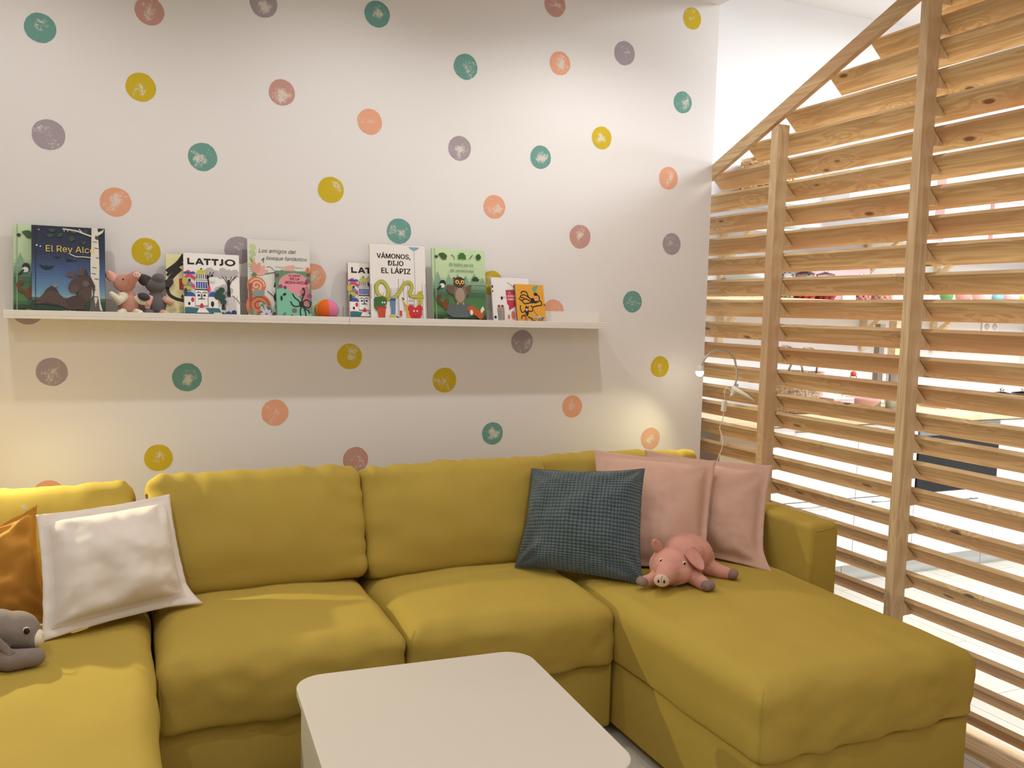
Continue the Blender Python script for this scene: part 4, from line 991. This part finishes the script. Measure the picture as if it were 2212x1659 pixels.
b.curve([(.74, .10), (.79, .075), (.84, .10)], .008, '#6c1a20', 4); b.poly([(.50, .15), (.545, .15), (.545, .08), (.50, .08)], '#c24a34')
b.done()
owl_book('green picture book with a brown owl on a rock, right of the pencil book', -1.388, -1.158, .304, FRONT)
# a jugar juntos
b = Book('white book with a red banner, partly covered by the yellow book on the right', -1.118, -.945, .200, .009, *BACK, '#ebe5e4', '#ded8d8')
b.poly([(.36, .72), (.62, .74), (.62, .40), (.50, .34), (.42, .30), (.42, .40), (.38, .44)], '#c43a4a')
b.text('¡A', .46, .68, .010, '#f4ece8', bold=.0003, name='title'); b.text('JUGAR', .52, .61, .011, '#f4ece8', bold=.0003, fitw=.26); b.text('JUNTOS!', .54, .54, .011, '#f4ece8', bold=.0003, fitw=.30)
b.line([(.42, .90), (.60, .80)], .010, '#8a5a54'); b.ell(.60, .82, .025, .04, '#a0524a'); b.line([(.36, .73), (.58, .74)], .012, '#4a5a6a')
b.ell(.25, .56, .025, .04, '#26222a'); b.line([(.20, .57), (.34, .58)], .010, '#26222a')
for u, c in ((.16, '#8f8a88'), (.25, '#9a8f88')): b.poly([(u - .04, .08), (u + .04, .08), (u + .05, .34), (u - .05, .34)], c); b.ell(u, .38, .035, .035, '#7a4a38'); b.ell(u, .33, .05, .04, '#b08a78')
b.ell(.52, .20, .05, .09, '#d9704a'); b.ell(.40, .16, .03, .05, '#d9704a'); b.line([(.42, .06), (.62, .06)], .07, '#d98a6a'); b.poly([(.34, .10), (.44, .04), (.44, .0), (.34, .0)], '#2c4a9a')
b.ell(.02, .80, .02, .03, K); b.ell(.02, .70, .015, .02, K); b.ell(.05, .15, .03, .03, K); b.ell(.10, .04, .05, .03, '#2a2426')
b.done()
# yellow book
b = Book('small orange-yellow book with black drawn figures, rightmost book on the ledge', -1.018, -.886, .176, .012, *FRONT, '#e2a23c', '#7d6a66')
for P in (((.70, .60), (.55, .62), (.40, .70), (.25, .74), (.15, .68), (.30, .66)), ((.68, .58), (.50, .58), (.35, .64), (.18, .60), (.10, .66)), ((.66, .56), (.45, .54), (.28, .52), (.20, .60)), ((.72, .56), (.85, .60), (.88, .50), (.70, .47), (.55, .44), (.50, .48)), ((.60, .60), (.45, .68), (.38, .80), (.24, .82), (.18, .76))): b.curve(P, .035, '#231c1a', 6)
b.ell(.62, .60, .12, .06, '#231c1a', rot=-25); b.ell(.68, .64, .05, .05, '#d59a86'); b.ell(.70, .76, .07, .04, '#231c1a'); b.poly([(.62, .84), (.60, .92), (.72, .97), (.82, .97), (.74, .88), (.70, .80)], '#5fa88a'); b.curve([(.72, .76), (.82, .70), (.80, .62)], .03, '#231c1a', 5)
b.ell(.34, .32, .06, .10, '#231c1a'); b.ell(.34, .37, .035, .035, '#c9c2c0'); b.poly([(.28, .42), (.33, .48), (.37, .43), (.41, .48), (.41, .40)], '#231c1a'); b.line([(.26, .26), (.30, .10), (.26, .01)], [.10, .07, .04], '#b0705c')
for P in (((.30, .36), (.18, .30), (.12, .40), (.14, .48)), ((.38, .34), (.52, .34), (.56, .42)), ((.30, .22), (.16, .22), (.14, .14)), ((.36, .20), (.50, .14), (.48, .02))): b.curve(P, .03, '#231c1a', 6)
b.line([(.54, .40), (.72, .22)], .010, '#5d4a3a')
for k in range(12): b.ell(.72 + rb(-.16, .22), .10 + rb(-.08, .12), .06, .035, random.choice(['#8f8a86', '#b8aea4', '#5d5450', '#a05a3c', '#cfc6b8']), 9)
b.ell(.97, .50, .02, .03, '#4a2a6a')
b.done()

# ------------------------------------------------------------------ slatted partition
fence = thing('slatted_partition', 'house-shaped pine partition of tilted slats between the sofa and the kitchen', 'partition', (0.06, -1.2, 0))
FO = (0.06, -1.2, 0)
YN = -3.9
ZT = [2.79, 2.69, 2.59, 2.49, 2.409, 2.308, 2.214, 2.112, 2.014, 1.908, 1.805, 1.709, 1.606, 1.511, 1.407, 1.308, 1.208, 1.108, 1.028, .935, .837, .732, .633, .530, .430, .329, .228, .128]
def beam_low(y): return 2.063 + (-.001 - y) * .4159
for z in ZT:
    yl = 0.20 if z < 2.06 else min(.20, -(z - 2.152) / .395)
    mb = MB(); t = .018 * .7071
    prof = [(.065, z - t), (.065 + .072, z - t - .066), (.065 + .072 + t, z - .066), (.065 + t, z)]
    mb.prism([(a - FO[0], c) for a, c in prof], 1, YN - FO[1], yl - FO[1], M_PINE)
    bevel(mb.build('slat', fence), .0012, 1)
def post(y0, y1, ztop, cutslope=True):
    mb = MB()
    if cutslope:
        pr = [(y0 - FO[1], 0), (y1 - FO[1], 0), (y1 - FO[1], beam_low(y1)), (y0 - FO[1], beam_low(y0))]
        mb.prism(pr, 0, .005 - FO[0], .065 - FO[0], M_PINEZ)
    else: mb.box(.005 - FO[0], .065 - FO[0], y0 - FO[1], y1 - FO[1], 0, ztop, M_PINEZ)
    # teeth that carry the slats
    for z in ZT:
        if z > (beam_low(y1) if cutslope else ztop) - .02: continue
        mb.prism([(.065 - FO[0], z - .0145), (.112 - FO[0], z - .0615), (.112 - FO[0], z - .066), (.065 - FO[0], z - .068)], 1, y0 - FO[1], y1 - FO[1], M_PINEZ)
    bevel(mb.build('post', fence), .001, 1)
post(-.438, -.394, 0)
post(-1.175, -1.138, 2.80, False)
post(-2.05, -2.01, 2.80, False); post(-2.95, -2.91, 2.80, False)
mb = MB(); y1, y2 = .05, -1.9
mb.prism([(y1 - FO[1], beam_low(y1) + .012), (y1 - FO[1], beam_low(y1) + .074), (y2 - FO[1], beam_low(y2) + .074), (y2 - FO[1], beam_low(y2) + .012)], 0, .000 - FO[0], .024 - FO[0], M_PINE)
bevel(mb.build('rafter', fence), .001, 1)
mb = MB(); mb.box(.03 - FO[0], .17 - FO[0], YN - FO[1], .09 - FO[1], 0, .022, M_PINE); bevel(mb.build('floor_rail', fence), .001, 1)

# ------------------------------------------------------------------ clip lamp
cl = thing('clip_lamp', 'white gooseneck clip lamp on the pine partition, lit', 'lamp', (.045, -.20, 1.10))
def cp(x, y, z): return (x - .045, y + .20, z - 1.10)
M_LW = paint('#e8e4da', .35); M_GN = paint('#b9b4a6', .35, metal=.4)
arc = [(-.140, -.17, 1.196), (-.133, -.17, 1.215), (-.122, -.17, 1.239), (-.091, -.17, 1.268), (-.053, -.17, 1.280), (.004, -.172, 1.271), (.040, -.176, 1.240), (.052, -.182, 1.186), (.045, -.19, 1.144), (.03, -.20, 1.12)]
mb = MB(); mb.tube([cp(*p) for p in arc], .0048, M_GN, 10); mb.build('gooseneck', cl)
em, nt_, b_ = mat_base('led_glow'); b_.inputs['Emission Color'].default_value = (1, .95, .75, 1); b_.inputs['Emission Strength'].default_value = 30
mb = MB(); mb.lathe([(.006, .036), (.012, .030), (.0185, .012), (.018, .008)], M_LW, c=cp(-.145, -.17, 1.176)); hd = mb.build('lamp_head', cl)
mb = MB(); mb.ball(cp(-.145, -.17, 1.177), (.0175, .0175, .0175), em, 18); mb.build('led_lens', hd)
mb = MB()
mb.prism([(-.03, .0), (.045, -.01), (.045, -.018), (-.03, -.012)], 1, -.012, .012, M_LW)
mb.tube([(-.03, 0, .012), (.02, -.04, -.022), (.04, -.075, -.045)], [.011, .009, .004], M_LW, 10)
mb.tube([(-.035, .0, -.028), (.0, .01, .0), (.015, .02, .022)], [.006, .010, .006], M_LW, 10)
mb.build('clamp', cl)
mb = MB(); mb.tube([(-.02, .006, -.006), (-.008, .01, .01)], .007, M_STEEL, 8); mb.build('spring', cl)
cord = [(.0, -.205, 1.10), (-.01, -.19, 1.11), (-.012, -.18, 1.092), (-.006, -.178, 1.052)]
mb = MB(); mb.tube([cp(*p) for p in cord], .0022, M_LW, 8)
c2 = [(-.004, -.172, .998), (-.004, -.168, .962), (-.004, -.150, .93), (-.004, -.147, .917), (-.004, -.165, .885), (-.004, -.176, .856), (-.006, -.172, .82), (-.008, -.155, .788), (-.01, -.140, .746), (-.012, -.13, .70), (-.012, -.13, .60)]
mb.tube([cp(*p) for p in c2], .0022, M_LW, 8); mb.build('cord', cl)
mb = MB(); mb.box(-.011, .011, -.010, .010, -.028, .028, M_LW); o = mb.build('cord_switch', cl, loc=cp(-.006, -.175, 1.024), rot=(radians(6), 0, 0)); bevel(o, .006, 3)

# ------------------------------------------------------------------ kitchen
def cabinet(x0, x1, label, kind='door', handle='top'):
    t = thing('kitchen_cabinet', label, 'cabinet', ((x0 + x1) / 2, .40, 0))
    h = (x1 - x0) / 2 - .002; yb = .31; yf = -.30
    mb = MB(); mb.box(-h, h, yf, yb, .10, .874, M_KWHITE); mb.build('cabinet_body', t)
    mb = MB(); mb.box(-h, h, yf + .05, yf + .07, 0, .10, paint('#dcdedd', .4)); mb.build('plinth', t)
    def bar(z, p):
        mb = MB(); w = min(.15, h * .55); mb.tube([(-w, -.045, 0), (w, -.045, 0)], .005, M_STEEL, 8)
        for s in (-1, 1): mb.tube([(s * w * .8, -.045, 0), (s * w * .8, 0, 0)], .004, M_STEEL, 8)
        mb.build('handle', p, loc=(0, 0, z))
    if kind == 'drawers':
        for z0, z1 in ((.105, .47), (.475, .72), (.725, .870)):
            mb = MB(); mb.box(-h, h, -.02, 0, z0, z1, M_KWHITE); p = mb.build('drawer', t, loc=(0, yf, 0)); bevel(p, .001, 1); bar(z1 - .05, p)
    elif kind == 'oven':
        mb = MB(); mb.box(-h + .01, h, -.022, 0, .475, .79, paint('#15181a', .08, .02)); p = mb.build('oven_door', t, loc=(0, yf, 0)); bevel(p, .001, 1)
        mb = MB(); mb.box(-h + .01, h, -.022, 0, .795, .872, paint('#8f989b', .3, .03, metal=.7)); p = mb.build('control_panel', t, loc=(0, yf, 0)); bevel(p, .001, 1)
        mb = MB(); mb.box(-h, h, -.02, 0, .105, .47, M_KWHITE); p = mb.build('drawer', t, loc=(0, yf, 0)); bar(.42, p)
    else:
        for z0, z1 in ((.105, .47), (.475, .870)):
            mb = MB(); mb.box(-h, h, -.02, 0, z0, z1, M_KWHITE); p = mb.build('drawer', t, loc=(0, yf, 0)); bevel(p, .001, 1); bar(z1 - .02, p)
cabinet(.47, 1.09, 'white kitchen base cabinet nearest the dotted wall', 'door')
cabinet(1.09, 1.53, 'white kitchen base cabinet left of the oven', 'door')
cabinet(1.53, 2.19, 'white kitchen unit with a black built-in oven', 'oven')
cabinet(2.19, 3.0, 'white kitchen drawer unit right of the oven', 'drawers')
mb = MB(); mb.box(.20, .465, .11, .70, 0, .874, paint('#a8937a', .6)); tag(mb.build('end_panel'), 'beige filler panel in the corner beside the kitchen cabinets', 'panel')
mb = MB(); mb.box(.19, 3.19, .065, .715, .876, .912, M_BIRCH); o = bevel(mb.build('kitchen_worktop'), .003, 2); tag(o, 'pale wooden kitchen worktop behind the pine partition', 'worktop')
# wall shelves with wooden brackets
def wall_shelf(x0, x1, z, label, brs, dep=.27, mt=None):
    t = thing('wall_shelf', label, 'shelf', ((x0 + x1) / 2, .72, z))
    c = (x0 + x1) / 2
    mb = MB(); mb.box(x0 - c, x1 - c, -dep, -.001, -.022, 0, mt or M_BIRCH); bevel(mb.build('shelf_board', t), .001, 1)
    for bx in brs:
        mb = MB(); mb.box(bx - c - .018, bx - c + .018, -.025, -.001, -.30, -.022, M_BIRCH)
        mb.prism([(-.028, -.21), (-.022, -.175), (-dep + .04, -.022), (-dep + .005, -.022)], 0, bx - c - .014, bx - c + .014, M_BIRCH)
        mb.build('bracket', t)
wall_shelf(.30, 3.15, 1.545, 'lower wooden kitchen wall shelf with candy jars and bowls', (.62, 1.72, 2.33))
wall_shelf(.30, 2.05, 1.925, 'upper wooden kitchen wall shelf with plates', (.62, 1.72), mt=paint('#e8e6e6', .3))
wall_shelf(2.05, 3.15, 1.925, 'upper kitchen wall shelf end carrying pink boxes', (2.33,), mt=paint('#e8e6e6', .3))
# wall cupboards
for i, (x0, x1, lb) in enumerate(((1.34, 1.69, 'white wall cupboard above the plates, left one'), (1.69, 2.04, 'white wall cupboard left of the pink boxes'))):
    t = thing('wall_cupboard', lb, 'cupboard', ((x0 + x1) / 2, .72, 2.06)); h = (x1 - x0) / 2 - .002
    mb = MB(); mb.box(-h, h, -.20, -.001, 0, .34, M_KWHITE); mb.build('cupboard_body', t)
    mb = MB(); mb.box(-h, h, -.218, -.2, 0, .34, M_KWHITE); mb.build('door', t)
def glass(name, tint=(1, 1, 1, 1)):
    m, nt, b = mat_base(name); b.inputs['Base Color'].default_value = tint; b.inputs['Transmission Weight'].default_value = 1; b.inputs['Roughness'].default_value = .03; b.inputs['IOR'].default_value = 1.3
    return m
M_GL = glass('clear_glass', (.95, .98, .97, 1))
def candy_jar(x, y, z, r, h, col, label, group=None, name='candy_jar'):
    t = thing(name, label, 'jar', (x, y, z), group=group)
    mb = MB(); mb.lathe([(r * .8, 0), (r, h * .15), (r, h * .75), (r * .75, h * .9), (r * .75, h)], M_GL, n=20); mb.build('glass_body', t)
    mb = MB()
    for k in range(5):
        for i in range(9):
            a = 2 * pi * i / 9 + k * .4; mb.ball((r * .68 * cos(a), r * .68 * sin(a), h * .08 + k * h * .13), r * .22, paint(col, .3, .1), 8)
    mb.lathe([(r * .6, .004), (r * .6, h * .62)], paint(col, .4), n=14); c = mb.build('candies', t); c['kind'] = 'stuff'
    mb = MB(); mb.lathe([(r * .8, h), (r * .82, h + .008), (r * .3, h + .016), (.008, h + .02), (.014, h + .034), (.0, h + .042)], M_GL, n=18); mb.build('lid', t)
SHZ = 1.5455
candy_jar(.955, .55, SHZ, .045, .13, '#b9c2a4', 'glass jar of pale green sweets on the lower kitchen shelf')
candy_jar(1.085, .55, SHZ, .068, .14, '#c8343c', 'glass jar of red candies next to the pale green jar')
candy_jar(1.24, .55, SHZ, .066, .14, '#b92b36', 'glass jar of red candies beside the price card')
candy_jar(1.52, .55, SHZ, .062, .13, '#e39aa0', 'glass jar of pink candies right of the price card')
candy_jar(1.69, .55, SHZ, .064, .12, '#e8b0a4', 'glass jar of pink candies at the shelf bracket')
mb = MB(); mb.prism([(0, 0), (.012, 0), (.006, .055)], 0, -.05, .05, paint('#f0eeea', .6)); o = mb.build('price_card', loc=(1.385, .50, SHZ)); tag(o, 'small white folded price card between the candy jars', 'card')
# dishes left of post
t = thing('glass_bowl', 'shallow pale grey dish at the left end of the lower kitchen shelf', 'bowl', (.66, .55, SHZ)); mb = MB(); mb.lathe([(.05, 0), (.11, .10), (.13, .125), (.125, .125), (.045, .008)], paint('#c6cecd', .2), n=24); mb.build('bowl_body', t)
cols = [('#5f9a5a', 2.24, .042), ('#e49a96', 2.39, .050), ('#f0bfbd', 2.56, .062), ('#7fb2bc', 2.70, .044), ('#f0bfbd', 2.83, .058), ('#dcbc4c', 2.95, .042), ('#e9b0ae', 3.07, .05)]
nm = ['small green bowl, leftmost of the row on the lower kitchen shelf', 'salmon bowl between the green bowl and a pink bowl', 'pale pink bowl left of the small blue bowl', 'small blue bowl in the row on the kitchen shelf', 'pale pink bowl right of the small blue bowl', 'small yellow bowl in the row on the kitchen shelf', 'pink bowl at the far right of the kitchen shelf']
for (c, x, r), l in zip(cols, nm):
    mb = MB(); mb.lathe([(r * .5, 0), (r * .55, .006), (r * .92, .045), (r, .085 * r / .05), (r * .93, .085 * r / .05), (r * .85, .045), (r * .4, .012), (.0, .010)], paint(c, .25), n=22)
    tag(mb.build('bowl', loc=(x, .55, SHZ)), l, 'bowl', 'row of bowls on the lower kitchen shelf')
# upper shelf: plates, trays and pink boxes
for i, (x, r, c, l) in enumerate(((.95, .10, '#cfe0d2', 'pale green plate on the upper kitchen shelf'), (1.19, .13, '#c8cccc', 'silvery round tray on the upper kitchen shelf'), (1.50, .12, '#e6e4e2', 'white round platter on the upper kitchen shelf'))):
    mb = MB(); mb.lathe([(r * .6, 0), (r * .65, .006), (r, .022), (r, .026), (r * .6, .010), (0, .010)], paint(c, .25, metal=.0 if i != 1 else .8), n=32)
    tag(mb.build('plate', loc=(x, .58, 1.9255)), l, 'plate')
def carton(x0, x1, y0, y1, z0, z1, c, label, nm='pink_box', lid=True):
    t = thing(nm, label, 'box', ((x0 + x1) / 2, (y0 + y1) / 2, z0)); a, b = (x1 - x0) / 2, (y1 - y0) / 2
    mb = MB(); mb.box(-a, a, -b, b, 0, (z1 - z0) * (.8 if lid else 1), paint(c, .5)); bevel(mb.build('box_body', t), .003, 2)
    if lid: mb = MB(); mb.box(-a - .004, a + .004, -b - .004, b + .004, (z1 - z0) * .8, z1 - z0, paint(mixc(c, '#ffffff', .15), .5)); bevel(mb.build('lid', t), .003, 2)
carton(2.12, 2.52, .50, .70, 1.9255, 2.36, '#efc6c4', 'large pink box on the upper kitchen shelf, left one')
carton(2.56, 3.06, .50, .70, 1.9255, 2.28, '#edc0bf', 'wide pink box on the upper kitchen shelf, right one')
carton(1.20, 1.66, .62, .70, SHZ, 1.80, '#dcb6b8', 'dusty pink box standing behind the candy jars', lid=False)
# wood shaving lampshade basket on a small top shelf
wall_shelf(.42, 1.12, 2.085, 'short top shelf under the woven wood basket', (), mt=paint('#f0eeee', .4))
bk = thing('wood_chip_basket', 'large basket woven of pale wood strips above the kitchen shelves', 'basket', (.78, .56, 2.0855))
mb = MB()
for k in range(11):
    z = .012 + k * .020
    for i in range(34):
        a = 2 * pi * i / 34 + (k % 2) * .09; r = .135 + .018 * sin(k / 10 * pi) + rb(-.005, .005)
        Mx = Matrix.Rotation(a, 3, 'Z') @ Matrix.Rotation(rb(-.5, .5), 3, 'X')
        c = Vector((r * cos(a), r * sin(a), z + rb(-.004, .004)))
        vs = [c + Mx @ Vector((x, y, zz)) for x in (-.0015, .0015) for y in (-.017, .017) for zz in (-.008, .008)]
        mb.add(vs, [(0, 1, 3, 2), (4, 6, 7, 5), (0, 4, 5, 1), (2, 3, 7, 6), (0, 2, 6, 4), (1, 5, 7, 3)], paint(random.choice(['#dcb888', '#c99f6c', '#e6c898', '#b98a58']), .6))
mb.build('basket_weave', bk)
mb = MB(); mb.lathe([(.0, 0), (.13, 0), (.135, .22), (.128, .22), (.12, .01)], paint('#c49a68', .7), n=26); mb.build('basket_lining', bk)
# worktop things
CT = .9125
wv, nt_, b_ = mat_base('woven_seagrass')
tc = N(nt_, 'ShaderNodeTexCoord'); vo = N(nt_, 'ShaderNodeTexVoronoi'); vo.inputs['Scale'].default_value = 70; nt_.links.new(tc.outputs['Object'], vo.inputs['Vector'])
cr = N(nt_, 'ShaderNodeValToRGB'); cr.color_ramp.elements[0].color = lin('#c9b39c'); cr.color_ramp.elements[1].color = lin('#7a6350'); nt_.links.new(vo.outputs['Distance'], cr.inputs[0]); nt_.links.new(cr.outputs[0], b_.inputs['Base Color'])
bp = N(nt_, 'ShaderNodeBump'); bp.inputs['Distance'].default_value = .004; nt_.links.new(vo.outputs['Distance'], bp.inputs['Height']); nt_.links.new(bp.outputs[0], b_.inputs['Normal']); b_.inputs['Roughness'].default_value = .9
t = thing('woven_basket', 'woven seagrass basket with two loop handles on the kitchen worktop', 'basket', (.89, .40, CT))
mb = MB(); mb.lathe([(.125, 0), (.145, .02), (.155, .10), (.165, .20), (.168, .225), (.155, .225), (.135, .02), (0, .015)], wv, n=36); mb.build('basket_body', t)
for s in (-1, 1):
    mb = MB(); mb.tube([(.10 * cos(a) + .03, s * .05 + s * .04 * sin(a), .21 + .155 * sin(a)) for a in [pi * i / 14 for i in range(15)]], .006, wv, 8); mb.build('handle', t)
M_PKC = cloth('pink_kitchen_cloth', '#ecb7b8', 500, .1)
t = thing('hanging_cloth', 'pink cloth hanging over the kitchen worktop', 'cloth', (1.19, .60, CT)); mb = MB()
mb.grid(lambda u, v: (-.14 + .28 * u, .04 * (1 - v) * sin(u * 9) * .4 + .01 * sin(u * 26), .0 + .21 * v), 40, 10, M_PKC)
mb.grid(lambda u, v: (-.14 + .28 * u, .02 + .04 * (1 - v) * sin(u * 9) * .4 + .01 * sin(u * 26), .0 + .21 * v), 40, 10, M_PKC); mb.build('cloth_folds', t)
t = thing('paper_stack', 'stack of pink and white striped napkins beside the woven basket', 'napkins', (1.19, .36, CT))
for k in range(9):
    mb = MB(); mb.box(-.075, .075, -.06, .06, k * .009, k * .009 + .007, paint('#ecb4b8' if k % 2 else '#f4eeee', .7)); mb.build('napkin', t)
mb = MB(); mb.lathe([(.03, 0), (.035, .008), (.085, .05), (.10, .075), (.094, .075), (.03, .012), (0, .01)], paint('#c49a92', .4), n=28); tag(mb.build('bowl', loc=(1.40, .36, CT)), 'pink ceramic bowl on the worktop beside the striped napkins', 'bowl')
mb = MB(); mb.lathe([(.045, 0), (.045, .24), (.04, .25), (0, .25)], M_STEEL, n=28); tag(mb.build('steel_canister', loc=(1.70, .42, CT)), 'shiny steel canister on the kitchen worktop', 'canister')
mb = MB(); mb.box(-.02, .02, -.02, .02, 0, .50, paint('#8a8078', .4, metal=.5)); tag(mb.build('metal_stand', loc=(1.60, .46, CT)), 'grey metal upright standing beside the steel canister', 'stand')
t = thing('carafe', 'glass carafe with red top on the kitchen worktop', 'carafe', (1.45, .50, CT)); mb = MB(); mb.lathe([(.05, 0), (.06, .08), (.02, .17), (.02, .19)], M_GL, n=20); mb.build('carafe_body', t); mb = MB(); mb.ball((0, 0, .20), .018, paint('#c8503a', .4), 12); mb.build('stopper', t)
mb = MB(); mb.box(-.03, .03, -.03, .03, 0, .52, M_BIRCH); tag(mb.build('wooden_upright', loc=(1.86, .58, CT)), 'wooden upright rising from the kitchen worktop to the shelf', 'post')
carton(2.00, 2.34, .30, .50, CT, .995, '#e8b0b2', 'pink box lying on the worktop above the oven')
mb = MB(); mb.lathe([(.08, 0), (.085, .02), (.05, .08), (.0, .12)], paint('#f2efec', .4), n=24); tag(mb.build('cake_dome', loc=(2.41, .42, CT)), 'white domed cover on the worktop beside the pink box', 'cover')
candy_jar(2.56, .36, CT, .085, .075, '#b8a89c', 'low glass jar of grey sweets on the kitchen worktop', name='low_candy_jar')
candy_jar(2.76, .36, CT, .085, .075, '#c8343c', 'low glass jar of red sweets on the kitchen worktop', name='low_candy_jar')
t = thing('wall_outlet', 'white double power outlet on the kitchen wall under the shelf', 'outlet', (2.87, .72, 1.41)); mb = MB(); mb.box(-.08, .08, -.012, -.001, -.04, .04, paint('#f4f4f4', .3)); bevel(mb.build('plate', t), .003, 2)
for s in (-1, 1): mb = MB(); mb.lathe([(.022, 0), (.022, .003)], paint('#d8d8dc', .4), c=(s * .038, -.0125, 0), n=20, M=Matrix.Rotation(pi / 2, 3, 'X')); mb.build('socket', t)

# families of like things
for pre, g in (('candy_jar', 'candy jars on the lower kitchen shelf'), ('low_candy_jar', 'low candy jars on the worktop'), ('pink_throw_pillow', 'pink throw pillows on the chaise'),
               ('picture_ledge', 'picture ledges on the dotted wall'), ('picture_book', 'picture books on the ledges'), ('kitchen_cabinet', 'kitchen base units'),
               ('wall_cupboard', 'white wall cupboards'), ('plate', 'plates on the upper kitchen shelf'), ('wall_shelf', 'kitchen wall shelves')):
    for o in bpy.data.objects:
        if o.parent is None and o.name.split('.')[0] == pre and 'category' in o: o['group'] = g
